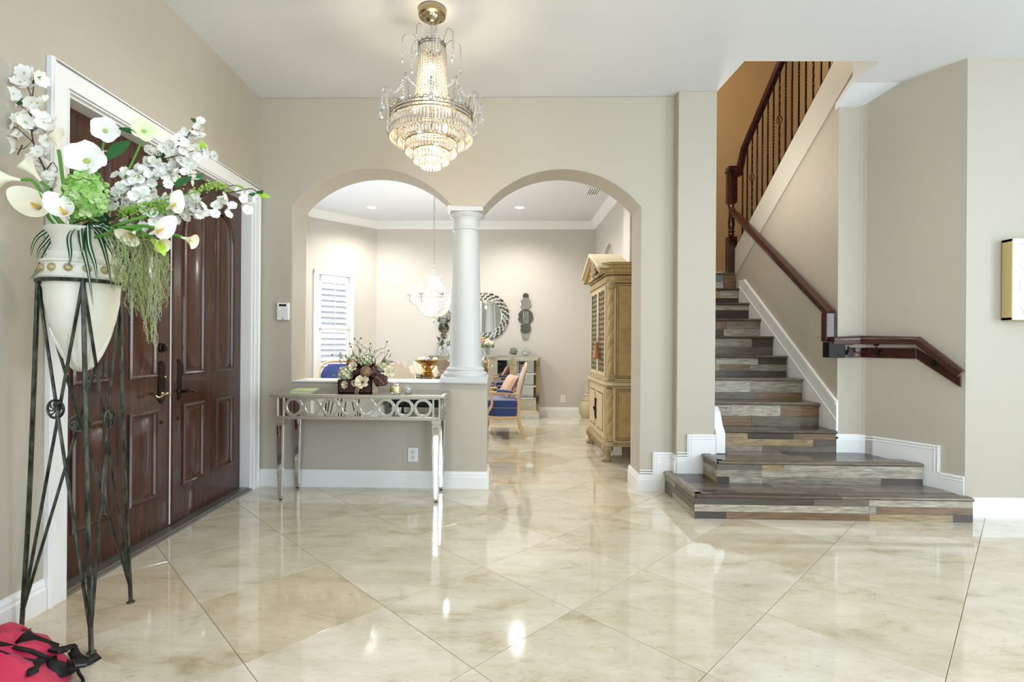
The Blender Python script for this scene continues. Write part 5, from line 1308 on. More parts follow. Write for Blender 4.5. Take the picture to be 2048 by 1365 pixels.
# trailing greenery
def trailing(label, clumps, y0):
    """clumps: (px top, py top, px bottom, py bottom, strands)"""
    e = empty('trailing_amaranthus', atY(clumps[0][0], clumps[0][1], y0), label, 'plant', FG); mb = MB()
    r0 = Vector((SX+.09, SY-.03, 1.63))
    for (xa, ya, xb, yb_, n) in clumps:
        dy = rf.uniform(-.03, .04); ctr = [atY(xa, ya, y0+dy), atY(xa+(xb-xa)*.4+rf.uniform(-5, 5), ya+(yb_-ya)*.35, y0+dy), atY(xa+(xb-xa)*.75+rf.uniform(-6, 6), ya+(yb_-ya)*.7, y0+dy), atY(xb, yb_, y0+dy)]
        for i in range(n):
            L = rf.uniform(.45, 1)**.6; k_ = smoothpath([lerp(r0, ctr[0], .5)+Vector((rf.gauss(0, .012), rf.gauss(0, .012), .022)), ctr[0]+Vector((rf.gauss(0, .016), rf.gauss(0, .016), .012+rf.gauss(0, .008)))]+[ctr[q_]+Vector((rf.gauss(0, .012), rf.gauss(0, .014), rf.gauss(0, .01))) for q_ in (1, 2)]+[ctr[3]+Vector((rf.gauss(0, .008), rf.gauss(0, .01), rf.uniform(-.01, .03)))], 8)
            k_ = k_[:max(10, int(len(k_)*L))]
            k_ = [p+Vector((.004*sin(q_*1.3+i), .003*cos(q_*1.1+i*2), 0)) for q_, p in enumerate(k_)]
            mb.tube(k_, .0010, 3)
            for k in range(5, len(k_)-1):
                for q_ in range(3):
                    c = lerp(k_[k], k_[k+1], rf.random()); d = Vector((rf.uniform(-1, 1), rf.uniform(-1, 1), rf.uniform(-.8, .5))).normalized()*rf.uniform(.003, .007); s_ = Vector((d.z, 0, -d.x))*.28
                    mb.add([c, c+d*.6+s_, c+d, c+d*.6-s_], [(0, 1, 2, 3)])
    mb.build('strands', M_trail, e, kind='stuff'); return e
trailing('nearer bunch of feathery green trailing strands over urn rim', [(234, 482, 232, 585, 12), (248, 480, 246, 600, 15), (262, 478, 268, 650, 18), (276, 482, 284, 600, 14)], 2.0)
trailing('longer bunch of feathery green trailing strands before the door lock', [(290, 488, 300, 705, 13), (302, 496, 312, 722, 12), (284, 490, 288, 650, 14), (314, 502, 320, 640, 14), (324, 512, 327, 610, 10)], 2.05)

# ------------------------------------------------------------------ pink backpack on the floor
bp_px = [(-40, 1285), (0, 1279), (22, 1276), (38, 1266), (52, 1258), (62, 1266), (76, 1274), (94, 1274), (110, 1280), (122, 1294), (136, 1308), (144, 1324), (142, 1346), (134, 1372), (120, 1420), (40, 1480), (-60, 1460), (-90, 1380)]
bpk = empty('backpack', (-1.75, 1.70, 0), 'crumpled pink nylon backpack with black straps lying on tile floor by plant stand', 'backpack')
out_ = [atZ(px, py, .02) for px, py in bp_px]; cen = Vector((-1.80, 1.62, 0))
rs = []; nr = 9
dense = smoothpath(out_+[out_[0]], 3)[:-1]
rb = random.Random(2)
for j in range(nr+1):
    t = j/nr; row = []
    for i, p in enumerate(dense):
        h = .015+.15*(1-t**2.2)**.8+.020*sin(i*.9+t*5)*sin(pi*t)+.014*sin(i*.37+1+t*9)*sin(pi*t)+.010*sin(i*1.7+t*3)*sin(pi*t)
        q_ = lerp(Vector((cen.x, cen.y, 0)), Vector((p.x, p.y, 0)), .02+.98*t)
        if t == 1: h = .004
        row.append(Vector((q_.x, q_.y, h)))
    rs.append(row)
MB().rings(rs, 0, True, True, True).build('body', M_pink, bpk, smooth=True, angle=70)
def bag_h(x, y):
    best = 9
    for a in dense:
        pass
    # height of the mound under a point
    d = Vector((x-cen.x, y-cen.y)); ang = math.atan2(d.y, d.x)
    bi = min(range(len(dense)), key=lambda k: abs((math.atan2(dense[k].y-cen.y, dense[k].x-cen.x)-ang+pi) % (2*pi)-pi))
    t = min(1, d.length/max(.01, (dense[bi].xy-cen.xy).length)); return .015+.15*max(0, (1-t**2.2))**.8+.010
def strap(name, pxs, wd, m_, zs=None, th=.003, up=(0, 0, 1)):
    P_ = []
    for i, (px, py) in enumerate(pxs):
        z = .06
        for _ in range(4): p = atZ(px, py, z); z = max(bag_h(p.x, p.y) if zs is None else zs[i], .006)
        P_.append(atZ(px, py, z))
    sp = smoothpath(P_, 5); L_ = len(sp); sd = []
    for k in range(L_):
        t = (sp[min(k+1, L_-1)]-sp[max(k-1, 0)]).normalized(); vw = (O3-sp[k]).normalized()*.8+Vector((0, 0, .45)); s_ = t.cross(vw); sd.append(s_.normalized() if s_.length > 1e-4 else Vector((0, 1, 0)))
    return MB().ribbon(sp, sd, [wd]*L_, cols=2).build(name, m_, bpk, smooth=True, solid=th)
strap('shoulder_strap', [(46, 1261), (42, 1268), (52, 1280), (75, 1291), (98, 1299), (112, 1303)], .050, M_black, up=(0, -.5, 1))
MB().ribbon([atZ(44, 1264, .10)+Vector((0, 0, .01)), atZ(60, 1268, .115), atZ(70, 1274, .10)], [Vector((0, .6, .8))]*3, [.015, .02, .006], cols=1).build('strap_lining', M_pink, bpk, solid=.002)
strap('webbing', [(112, 1300), (130, 1297), (147, 1294), (147, 1306)], .022, M_black, [.10, .07, .045, .03])
strap('webbing', [(146, 1302), (152, 1314), (164, 1322), (176, 1323), (188, 1317), (198, 1312)], .032, M_black, [.035, .022, .016, .014, .012, .008], up=(.2, -.6, 1))
strap('piping', [(-20, 1282), (0, 1288), (35, 1297), (62, 1303), (88, 1314), (108, 1323), (124, 1328), (132, 1334)], .012, M_black, th=.006)
strap('piping', [(-20, 1300), (0, 1306), (22, 1314), (50, 1321), (78, 1324), (92, 1320)], .012, M_black, th=.006)
strap('webbing', [(92, 1316), (76, 1326), (66, 1340), (66, 1350)], .030, M_black)
strap('shoulder_strap', [(98, 1318), (104, 1332), (118, 1341), (134, 1343), (148, 1334), (152, 1328)], .040, M_black, up=(.3, -.5, 1))
strap('webbing', [(134, 1324), (142, 1328), (150, 1330)], .016, M_black)
strap('webbing', [(154, 1334), (158, 1348), (165, 1358), (167, 1372)], .010, M_black, [.04, .02, .010, .006])
for (px, py, z, a) in ((116, 1302, .105, -.2), (158, 1328, .055, -.7)):
    p = atZ(px, py, z); Mx = Matrix.Translation(p) @ Matrix.Rotation(a, 4, 'Z') @ Matrix.Rotation(-.35, 4, 'X')
    b_ = MB(); b_.box(-.026, .026, -.020, .020, -.006, .008); b_.v = [tuple(Mx @ Vector(v)) for v in b_.v]; b_.build('buckle', M_blackp, bpk, bevel=.005)

# ------------------------------------------------------------------ dining room: shuttered window
T0, T1 = wt; Zt = wz[0]; Zb = wz[1]
def frame_box(nm, t0, t1, z0, z1, o0, o1, par, m_=M_white_shut, bev=.003): return wbox(MB(), t0, t1, z0, z1, o0, o1).build(nm, m_, par, bevel=bev)
win = MB(); fwd = .075
wbox(win, T0, T0+fwd, Zb, Zt, -.02, .03); wbox(win, T1-fwd, T1, Zb, Zt, -.02, .03); wbox(win, T0, T1, Zt-fwd, Zt, -.02, .03); wbox(win, T0, T1, Zb, Zb+fwd, -.02, .03)
win = struct(win.build('window_1', M_white_shut, bevel=.004))
wbox(MB(), T0+.03, T1-.03, Zb, Zt, -.11, -.105).build('pane', M_pane, win)
sh = MB(); st_ = .05; i0, i1 = T0+fwd+.003, T1-fwd-.003; zt_, zb_ = Zt-fwd-.004, Zb+fwd+.004
zmid = atP(668, 660, W0, nW).z
wbox(sh, i0, i0+st_, zb_, zt_, -.01, .018); wbox(sh, i1-st_, i1, zb_, zt_, -.01, .018); wbox(sh, i0, i1, zt_-.10, zt_, -.01, .018); wbox(sh, i0, i1, zb_, zb_+.10, -.01, .018); wbox(sh, i0, i1, zmid-.025, zmid+.025, -.01, .018)
shut = sh.build('shutter', M_white_shut, win, bevel=.003)
lw_ = (i1-st_)-(i0+st_)-.004
def louver(zc, tilt):
    a0, a1 = i0+st_+.002, i1-st_-.002; pr = []
    for k in range(10):
        a = 2*pi*k/10; pr.append((.052*cos(a), .006*sin(a)))
    A, B = [], []
    for u, v in pr:
        o_ = u*cos(tilt)-v*sin(tilt); z_ = u*sin(tilt)+v*cos(tilt); A.append(wallpt(a0, zc+z_, .004+o_)); B.append(wallpt(a1, zc+z_, .004+o_))
    MB().prism(A, B).build('louver', M_louver, shut, smooth=True)
za_, zb2 = zmid+.03, zt_-.11; n_l = 8
for i in range(n_l): louver(za_+(i+.5)*(zb2-za_)/n_l, -.92)
sp_l = (zb2-za_)/n_l; k = 0; z = zmid-.03-sp_l*.5
while z > zb_+.12: louver(z, -.72); z -= sp_l
for z0, z1 in ((zmid+.05, zt_-.12), (zb_+.12, zmid-.05)):
    wbox(MB(), (i0+i1)/2-.004, (i0+i1)/2+.004, z0, z1, .034, .042).build('tilt_rod', M_white_shut, shut)

# ------------------------------------------------------------------ armoire
AX, AY0, AY1, ABX = 1.065, 5.26, 6.34, 1.53
arm = empty('armoire', (1.30, 5.80, 0), 'tall carved wood armoire with gabled pediment and iron grille doors', 'cabinet')
MB().box(AX+.06, ABX, AY0+.005, AY1-.005, .20, .765).box(AX, ABX, AY0+.075, AY1-.075, .20, .765).build('lower_body', M_pale, arm, bevel=.003)
MB().box(AX+.07, ABX, AY0+.02, AY1-.02, .83, 1.845).box(AX+.012, ABX, AY0+.085, AY1-.085, .83, 1.845).build('upper_body', M_pale, arm, bevel=.003)
def slab(z0, z1, ex, m_=M_carv, nm='moulding', c=.075):
    p_ = [(AX-ex+c, AY0-ex), (ABX, AY0-ex), (ABX, AY1+ex), (AX-ex+c, AY1+ex), (AX-ex, AY1+ex-c), (AX-ex, AY0-ex+c)]
    return xy(z0, z1, p_).build(nm, m_, arm, bevel=.004)
slab(.165, .185, .035); slab(.185, .205, .02); slab(.765, .785, .012); slab(.785, .815, .028, M_pale); slab(.815, .835, .014)
slab(1.845, 1.865, .012, M_arm); slab(1.865, 1.915, .004, M_arm); slab(1.915, 1.925, .012, M_groove); slab(1.925, 1.945, .016, M_arm); slab(1.945, 1.985, .03, M_arm); slab(1.985, 2.02, .045, M_arm); slab(2.02, 2.046, .06, M_arm)
for i in range(12):
    x = AX+.105+i*.034
    MB().box(x, x+.016, AY0-.010, AY0-.003, 1.871, 1.909).build('flute', M_carv, arm, bevel=.003)
# side panels with dark grooves
for z0, z1 in ((.235, .735), (.87, 1.825)):
    MB().box(AX+.092, ABX-.02, AY0+.001 if z0 < .5 else AY0+.015, AY0+.03, z0-.012, z1+.012).build('panel_groove', M_groove, arm)
    MB().box(AX+.098, ABX-.026, AY0-.002 if z0 < .5 else AY0+.011, AY0+.03, z0-.005, z1+.005).build('panel_rail', M_arm, arm, bevel=.002)
    MB().box(AX+.112, ABX-.04, AY0-.004 if z0 < .5 else AY0+.008, AY0+.03, z0+.01, z1-.01).build('panel_groove', M_groove, arm)
    MB().box(AX+.116, ABX-.044, AY0-.006 if z0 < .5 else AY0+.006, AY0+.03, z0+.014, z1-.014).build('side_panel', M_arm, arm, bevel=.003)
# spiral columns on the splayed corners
def spiral(xc, yc, z0, z1, r, turns):
    rs = []; K = int((z1-z0)/.012)
    for j in range(K+1):
        z = z0+(z1-z0)*j/K; ph = 2*pi*turns*j/K; ring = []
        for k in range(18):
            a = 2*pi*k/18; rr = r*(.86+.14*abs(cos((a-ph)*1.0))) - (r*.16 if abs(((a-ph) % pi)-pi/2) < .26 else 0); ring.append(Vector((xc+rr*cos(a), yc+rr*sin(a), z)))
        rs.append(ring)
    return MB().rings(rs, 0, True, True, True)
for yc in (AY0+.045, AY1-.045):
    spiral(AX+.045, yc, .275, .745, .045, 1.6).build('spiral_column', M_arm, arm, smooth=True, angle=50)
    spiral(AX+.052, yc+(.012 if yc < 5.8 else -.012), .90, 1.80, .042, 3.0).build('spiral_column', M_arm, arm, smooth=True, angle=50)
    for z0, z1, sg in ((.205, .29, 1), (.835, .905, 1), (1.78, 1.845, -1)):
        mb = MB(); 
        for k in range(7):
            a = -pi*.9+pi*1.3*k/6; mb.ball((AX+.048+.032*cos(a), yc+.032*sin(a), (z0+z1)/2), (.016, .016, (z1-z0)*.5), 7, 5)
        mb.lathe([(.03, z0), (.046, z0+.01), (.04, (z0+z1)/2), (.05 if sg < 0 else .036, z1)], (AX+.048, yc, 0), 14)
        mb.build('carved_capital', M_carv, arm, smooth=True)
# lower doors
ym = (AY0+AY1)/2
for i, (a, b) in enumerate(((AY0+.095, ym-.003), (ym+.003, AY1-.095))):
    d = MB().box(AX-.012, AX+.01, a, b, .225, .745).build('lower_door', M_pale, arm, bevel=.003)
    MB().box(AX-.014, AX, a+.05, b-.05, .285, .69).build('panel_groove', M_groove, d); MB().box(AX-.019, AX, a+.062, b-.062, .297, .678).build('door_panel', M_pale, d, bevel=.004)
    yh = b-.025 if i == 0 else a+.025
    h_ = MB(); h_.tube(smoothpath([(AX-.016, yh, .37), (AX-.02, yh+.008, .42), (AX-.02, yh-.008, .47), (AX-.02, yh+.008, .53), (AX-.016, yh, .60)], 4), .006, 6); h_.ball((AX-.03, yh, .49), .014, 8, 5); h_.torus((AX-.03, yh, .47), .016, .003, 14, 5, M=Matrix.Rotation(pi/2, 4, 'Y')); h_.build('handle', M_iron, d, smooth=True)
# upper grille doors
for i, (a, b) in enumerate(((AY0+.105, ym-.003), (ym+.003, AY1-.105))):
    x0, x1 = AX-.004, AX+.018; z0, z1 = .865, 1.825; f_ = .042
    mb = MB(); mb.box(x0, x1, a, a+f_, z0, z1).box(x0, x1, b-f_, b, z0, z1).box(x0, x1, a+f_, b-f_, z0, z0+f_).box(x0, x1, a+f_, b-f_, z1-f_, z1)
    d = mb.build('grille_door', M_pale, arm, bevel=.003)
    MB().box(AX+.014, AX+.018, a+f_, b-f_, z0+f_, z1-f_).build('dark_lining', mat('dark_lining', '#1a1614', .6) if 'dark_lining' not in MATS else MATS['dark_lining'], d)
    mb = MB(); gw = b-a-2*f_; X_ = AX+.006; cols_ = 3
    for c in range(cols_+1): y = a+f_+gw*c/cols_; mb.tube([(X_, y, z0+f_), (X_, y, z1-f_)], .004, 5)
    n_ = 8; hh = (z1-z0-2*f_)/n_
    for c in range(cols_):
        for r_ in range(n_):
            y = a+f_+gw*(c+.5)/cols_; z = z0+f_+hh*(r_+.5); R1 = gw/cols_*.42
            s_ = [Vector((X_, y+R1*(1-.75*k/14)*cos(2.6*pi*k/14), z+hh*.22+hh*.2*(1-.6*k/14)*sin(2.6*pi*k/14))) for k in range(15)]; mb.tube(s_, .0035, 4)
            s_ = [Vector((X_, y-R1*(1-.75*k/14)*cos(2.6*pi*k/14), z-hh*.22-hh*.2*(1-.6*k/14)*sin(2.6*pi*k/14))) for k in range(15)]; mb.tube(s_, .0035, 4)
    mb.build('scroll_grille', mat('aged_iron_scroll', '#6f6657', .5, .4) if 'aged_iron_scroll' not in MATS else MATS['aged_iron_scroll'], d, smooth=True)
# pediment and crest
pk = 5.79; gx0, gx1 = .955, 1.30
def gable(x0, x1, y0, y1, zb_, zp, t):
    o1 = [(y0, zb_), (pk, zp), (y1, zb_), (y1, zb_-t), (pk, zp-t*1.15), (y0, zb_-t)]
    return yz(x0, x1, o1)
gable(gx0, gx1, 5.24, 6.32, 1.985+.03, 2.225, .028).build('pediment_roof', mat('lit_roof_wood', '#dccfae', .45), arm, bevel=.003)  # paler colour paints in the light falling on the roof slope
gable(gx0+.025, gx1-.02, 5.27, 6.29, 1.985, 2.188, .05).build('pediment_moulding', M_arm, arm, bevel=.004)
yz(gx0+.07, gx1-.03, [(5.29, 1.945), (5.29, 2.02), (pk, 2.17), (6.27, 2.02), (6.27, 1.945)]).build('tympanum', M_pale, arm)
mb = MB(); cy0 = 5.62
for k in range(9):
    a = pi*(.08+.84*k/8); L = .15+.03*sin(pi*k/8); p1 = Vector((gx0+.035, cy0+L*.75*cos(a), 1.965+L*sin(a)*.95)); p0 = Vector((gx0+.06, cy0, 1.955))
    mb.tube([p0, lerp(p0, p1, .6)+Vector((-.02, 0, 0)), p1], [.014, .026, .012], 8)
mb.ball((gx0+.03, cy0, 1.965), (.035, .04, .035), 10, 6)
for s_ in (-1, 1): mb.tube(smoothpath([(gx0+.05, cy0, 1.95), (gx0+.04, cy0+s_*.10, 1.93), (gx0+.05, cy0+s_*.2, 1.95), (gx0+.05, cy0+s_*.24, 1.98)], 4), [.018]*5+[.014]*4+[.01]*4, 6)
mb.build('carved_crest', M_carv, arm, smooth=True)
# apron carving and lion paw feet
mb = MB()
for k in range(12):
    y = AY0+.14+k*(AY1-AY0-.28)/11; d_ = .05*(1-abs(k-5.5)/7)
    mb.torus((AX-.005, y, .145-d_*.5), .022, .007, 14, 5, M=Matrix.Rotation(pi/2, 4, 'Y')); mb.ball((AX-.005, y+.03, .125-d_), (.012, .014, .02), 6, 4)
mb.build('apron_carving', M_carv, arm, smooth=True)
for yc in (AY0+.05, AY1-.05):
    mb = MB(); fx = AX+.015
    mb.lathe([(.05, .175), (.058, .150), (.052, .115), (.036, .085), (.030, .06), (.034, .042), (.046, .026), (.048, .010), (.040, 0), (0, 0)], (fx, yc, 0), 18)
    for k in range(4):
        a = pi-.75+.5*k; mb.ball((fx+.042*cos(a), yc+.042*sin(a), .017), (.021, .014, .017), 8, 5)
    for k in range(7):
        a = 2*pi*k/7; mb.ball((fx+.046*cos(a), yc+.046*sin(a), .135), (.018, .018, .042), 6, 5)
    mb.build('paw_foot', M_carv, arm, smooth=True)
for yc in (AY0+.05, AY1-.05): MB().box(ABX-.06, ABX-.01, yc-.03, yc+.03, 0, .17).build('back_foot', M_carv, arm)
ts = atX(1193, 700, AX-.035)
tas = empty('tassel', ts, 'copper-brown tassel hanging from the grille doors of the armoire', 'tassel')
MB().tube([(AX-.006, ts.y, ts.z+.16), (ts.x, ts.y, ts.z+.08)], .004, 6).lathe([(0, .085), (.018, .08), (.022, .065), (.012, .05), (.026, .04), (.034, -.02), (.040, -.085), (.03, -.10), (0, -.10)], ts, 14).build('tassel_body', mat('copper_thread', '#a87a52', .5, .2), tas, smooth=True)
# floor vase in the corner
fv = empty('floor_vase', (1.395, 8.44, 0), 'carved stone-coloured floor vase with tall finial in the corner behind armoire', 'vase')
MB().lathe([(.0, 0), (.09, 0), (.098, .012), (.128, .06), (.142, .13), (.136, .20), (.108, .262), (.095, .275), (.097, .30), (.085, .315), (.088, .335), (.078, .35), (.05, .358)], (1.395, 8.44, 0), 28).build('body', M_vasew, fv, smooth=True)
MB().lathe([(.05, .355), (.07, .362), (.06, .385), (.035, .40), (.045, .415), (.03, .44), (.034, .50), (.026, .60), (.036, .66), (.03, .70), (.0, .74)], (1.395, 8.44, 0), 24).build('finial_lid', M_vasew, fv, smooth=True)
for k in range(16):
    a = 2*pi*k/16; MB().box(-.010, .010, -.004, .004, -.012, .012, M=Matrix.Translation((.0965*cos(a), .0965*sin(a), .288)) @ Matrix.Rotation(a+pi/2, 4, 'Z')).build('collar_bead', M_vasew, fv, local=True)

# ------------------------------------------------------------------ mirrored sideboard
SBX0, SBX1, SBY0, SBY1, SBH = -1.205, .590, 8.22, 8.60, 1.010
sbd = empty('sideboard', ((SBX0+SBX1)/2, 8.41, 0), 'mirrored sideboard with champagne glass borders against dining room back wall', 'sideboard')
MB().box(SBX0-.006, SBX1+.006, SBY0-.006, SBY1, SBH-.012, SBH).build('top', M_mirror, sbd, bevel=.003)
mb = MB(); mb.box(SBX0, SBX0+.02, SBY0, SBY1, .085, SBH-.012).box(SBX1-.02, SBX1, SBY0, SBY1, .085, SBH-.012).box(SBX0, SBX1, SBY1-.02, SBY1, .085, SBH-.012).box(SBX0, SBX1, SBY0, SBY1, .085, .11).box(SBX0, SBX1, SBY0, SBY1, SBH-.04, SBH-.012)
xs_m = [SBX0, SBX0+.425, SBX1-.425, SBX1]
for x in xs_m[1:3]: mb.box(x-.01, x+.01, SBY0, SBY1, .085, SBH-.012)
mb.build('case', M_silver, sbd, bevel=.002)
MB().box(SBX0+.006, SBX1-.006, SBY0+.012, SBY1, 0, .086).build('plinth', M_mirror, sbd, bevel=.003)
M_bev = mat('champagne_mirror', '#d6d0bd', .06, 1)
def bevel_frame(x0, x1, z0, z1, w_, dep=.012):
    A = [(x0, z0), (x1, z0), (x1, z1), (x0, z1)]; B = [(x0+w_, z0+w_), (x1-w_, z0+w_), (x1-w_, z1-w_), (x0+w_, z1-w_)]
    for i in range(4):
        j = (i+1) % 4
        f_ = [(A[i][0], SBY0-.001, A[i][1]), (A[j][0], SBY0-.001, A[j][1]), (B[j][0], SBY0-dep, B[j][1]), (B[i][0], SBY0-dep, B[i][1])]
        MB().prism(f_, [(x, SBY0+.006, z) for x, y, z in f_]).build('bevelled_strip', M_bev, sbd)
for i in range(3): 
    if i != 1: bevel_frame(xs_m[i], xs_m[i+1], .085, SBH-.012, .058)
xm_ = (xs_m[1]+xs_m[2])/2
for x0, x1, kx in ((xs_m[1], xm_, 1), (xm_, xs_m[2], -1)):
    bevel_frame(x0, x1, .085, SBH-.012, .058)
    d = MB().box(x0+.05, x1-.05, SBY0-.004, SBY0+.006, .14, SBH-.066).build('door', M_mirror, sbd)
    MB().ball((x1-.12 if kx > 0 else x0+.14, SBY0-.022, .545), .017, 10, 6).build('knob', M_crys2, d, smooth=True)
for x0, x1 in ((xs_m[0], xs_m[1]), (xs_m[2], xs_m[3])):
    MB().box(x0+.03, x1-.03, SBY1-.05, SBY1-.03, .11, SBH-.04).build('back_mirror', M_mirror, sbd)
    for z in (.72, .52, .325): MB().box(x0+.02, x1-.02, SBY0+.01, SBY1-.03, z-.01, z+.01).build('shelf', M_silver, sbd, bevel=.002)
    d = MB().box(x0+.055, x1-.055, SBY0-.006, SBY0+.02, .145, .312).build('drawer', M_bev, sbd, bevel=.004)
    MB().ball(((x0+x1)/2+.05, SBY0-.020, .235), .016, 10, 6).build('knob', M_crys2, d, smooth=True)
# books on the open shelf
for i, (dx, hh, m_, lab) in enumerate(((.0, .17, M_lav, 'lavender book standing on the open sideboard shelf'), (.03, .19, M_silver, 'silver picture frame leaning on the open sideboard shelf'))):
    e = empty('book' if i == 0 else 'picture_frame', (xs_m[2]+.075+dx, 8.35, .731), lab, 'book' if i == 0 else 'picture frame')
    if i == 0: MB().box(xs_m[2]+.065, xs_m[2]+.085, 8.28, 8.42, .731, .731+hh).build('cover', m_, e, bevel=.002); MB().box(xs_m[2]+.068, xs_m[2]+.082, 8.277, 8.281, .735, .728+hh).build('pages', M_page, e)
    else:
        Mx = Matrix.Translation((xs_m[2]+.17, 8.36, .731)) @ Matrix.Rotation(.25, 4, 'Z') @ Matrix.Rotation(-.2, 4, 'X')
        MB().box(-.06, .06, 0, .012, .004, .18, M=Mx).build('frame', m_, e, bevel=.002); MB().box(-.048, .048, -.001, .002, .016, .168, M=Mx).build('photo', M_smoke, e)

# ------------------------------------------------------------------ round wall mirror and disc sconces
MX, MZ, MY = -.305, 1.662, BK
rm = empty('round_mirror', (MX, MY, MZ), 'large round wall mirror framed by rows of smoky oval mirrors', 'mirror')
RXY = Matrix.Rotation(pi/2, 4, 'X')
MB().lathe([(0, .012), (.39, .012), (.395, 0), (0, 0)], (MX, MY-.001, MZ), 48, M=RXY).build('backing', M_silver, rm)
MB().lathe([(0, .030), (.272, .030), (.278, .022), (.278, .010), (0, .010)], (MX, MY, MZ), 48, M=RXY).build('glass', M_mirror, rm, smooth=True)
MB().torus((MX, MY-.022, MZ), .280, .007, 56, 6, M=RXY).build('inner_rim', M_chrome, rm, smooth=True)
for ri, (R_, n_, a_, b_) in enumerate(((.303, 24, .030, .017), (.341, 24, .036, .019), (.383, 24, .040, .021))):
    for k in range(n_):
        th = 2*pi*(k+.5*(ri % 2))/n_; c = Vector((MX+R_*cos(th), MY-.020-.002*ri, MZ+R_*sin(th)))
        Mo = Matrix.Translation(c) @ Matrix.Rotation(pi/2, 4, 'X') @ Matrix.Rotation(th+pi/2+.3, 4, 'Z')
        mb = MB(); rr0 = [Vector((a_*cos(2*pi*j/14), b_*sin(2*pi*j/14), 0)) for j in range(14)]; rr1 = [Vector((p.x*.86, p.y*.84, .006)) for p in rr0]; rrm = [Vector((p.x*1.0, p.y*1.0, -.006)) for p in rr0]
        mb.rings([rrm, rr0, rr1], 0, True, True, True); mb.v = [tuple(Mo @ Vector(v)) for v in mb.v]
        o = mb.build('oval_facet', M_smoke if (k*7+ri*3) % 4 else M_mirror, rm)
        MB().ball(c+Vector((-sin(th), 0, cos(th)))*a_*1.05, .006, 6, 4).build('bead', M_chrome, o)
def sconce(px, label):
    e = empty('disc_sconce', (px, BK, 1.66), label, 'sconce', 'mirrored disc sconces beside the round mirror')
    for i, (z, r) in enumerate(((2.010, .052), (1.886, .094), (1.662, .130), (1.470, .092), (1.335, .056))):
        MB().lathe([(0, .014+.006*(i % 2)), (r*.9, .014+.006*(i % 2)), (r, .008+.006*(i % 2)), (r, 0), (0, 0)], (px, BK-.012, z), 30, M=RXY).build('mirror_disc', M_smoke if i in (0, 2, 3) else M_mirror, e)
    MB().box(px-.012, px+.012, BK-.012, BK, 1.33, 2.02).build('back_bar', M_silver, e)
    for dx in (-.035, .0, .035):
        MB().lathe([(.010, 0), (.010, .10), (0, .10)], (px+dx, BK-.075, 1.645), 8).build('candle', M_crys2, e, smooth=True)
    mb = MB()
    for r_ in range(4):
        for k in range(5): mb.ball((px-.04+.02*k, BK-.075, 1.632-.026*r_), .010, 6, 4)
    mb.box(px-.05, px+.05, BK-.09, BK-.03, 1.638, 1.645); mb.build('crystal_tray', M_crys2, e, smooth=True)
sconce(.372, 'stack of mirrored discs on wall, sconce over the sideboard end by the armoire'); sconce(-1.010, 'stack of mirrored discs on wall half hidden behind dining chandelier')

# ------------------------------------------------------------------ things on the sideboard
TP = SBH+.0005
vx = -.282
v1 = empty('flower_vase', (vx, 8.40, TP), 'tapered clear glass vase on the sideboard below the round mirror', 'vase')
MB().lathe([(.0, 0), (.048, 0), (.052, .01), (.078, .175), (.074, .175), (.048, .014), (0, .012)], (vx, 8.40, TP), 16).build('glass', M_vglass, v1, smooth=True)
bq = empty('bouquet', (vx, 8.40, TP+.17), 'bouquet of cream and peach blooms in the glass vase by round mirror', 'flowers')
rq = random.Random(4); me_cr = floret_mesh('cream_floret', M_ivory, .020, 4, .3); me_pe = floret_mesh('peach_floret', M_peach, .022, 5, .4)
for (dx, dz, r, mm, core, n_) in ((.02, .22, .062, [me_cr], M_ivory, 30), (-.075, .25, .050, [me_pe], M_peach, 22), (.075, .20, .045, [me_cr], M_ivory, 20), (-.03, .19, .05, [me_cr, me_sage], M_greyg, 20), (-.06, .19, .04, [me_pe], M_peach, 14)):
    cluster('flower_head', bq, Vector((vx+dx, 8.36, TP+dz)), r, mm, n_, rq, -.9, core=core)
for i in range(26):
    a = rq.uniform(-1.4, 1.4); inst('leaf', me_leafb if i % 3 else me_leafl, bq, Vector((vx+rq.uniform(-.09, .09), 8.36, TP+rq.uniform(.13, .20) if i > 6 else TP+.30)), M=aim((sin(a), -.7, rq.uniform(-.5, .4))) @ Matrix.Rotation(rq.uniform(0, 6), 4, 'Z') @ Matrix.Scale(.62, 4))
for i in range(5): MB().tube([(vx+rq.uniform(-.03, .03), 8.40, TP+.02), (vx+rq.uniform(-.05, .05), 8.38, TP+.2)], .003, 5).build('stem', M_stem, bq)
tb = empty('topiary_ball', (.169, 8.40, TP+.066), 'dusty green leafy ball on the sideboard between vase and glass dish', 'plant')
MB().ball((.169, 8.40, TP+.068), .050, 12, 8).build('core', M_sage, tb, smooth=True)
me_tp = leaf_mesh('topiary_leaf', .030, .011, M_sage)
for i in range(130):
    z = 1-2*(i+.5)/130; r_ = math.sqrt(1-z*z); th = i*2.39996; d = Vector((r_*cos(th), r_*sin(th), z))
    if z < -.93: continue
    inst('leaf', me_tp, tb, Vector((.169, 8.40, TP+.068))+d*.042, M=aim(d+Vector((rq.uniform(-.7, .7), rq.uniform(-.7, .7), rq.uniform(-.5, .5)))) @ Matrix.Rotation(rq.uniform(0, 6), 4, 'Z'))
gd = empty('glass_dish', (.374, 8.40, TP), 'cut glass dish with a pointed lid at the end of the sideboard', 'dish')
MB().lathe([(.03, 0), (.045, .004), (.078, .03), (.082, .055), (.076, .055), (.05, .02), (0, .014)], (.374, 8.40, TP), 18).build('dish', M_vglass, gd, smooth=True)
MB().lathe([(.080, .056), (.06, .085), (.02, .105), (.010, .115), (.014, .13), (0, .145)], (.374, 8.40, TP), 18).build('lid', M_vglass, gd, smooth=True)
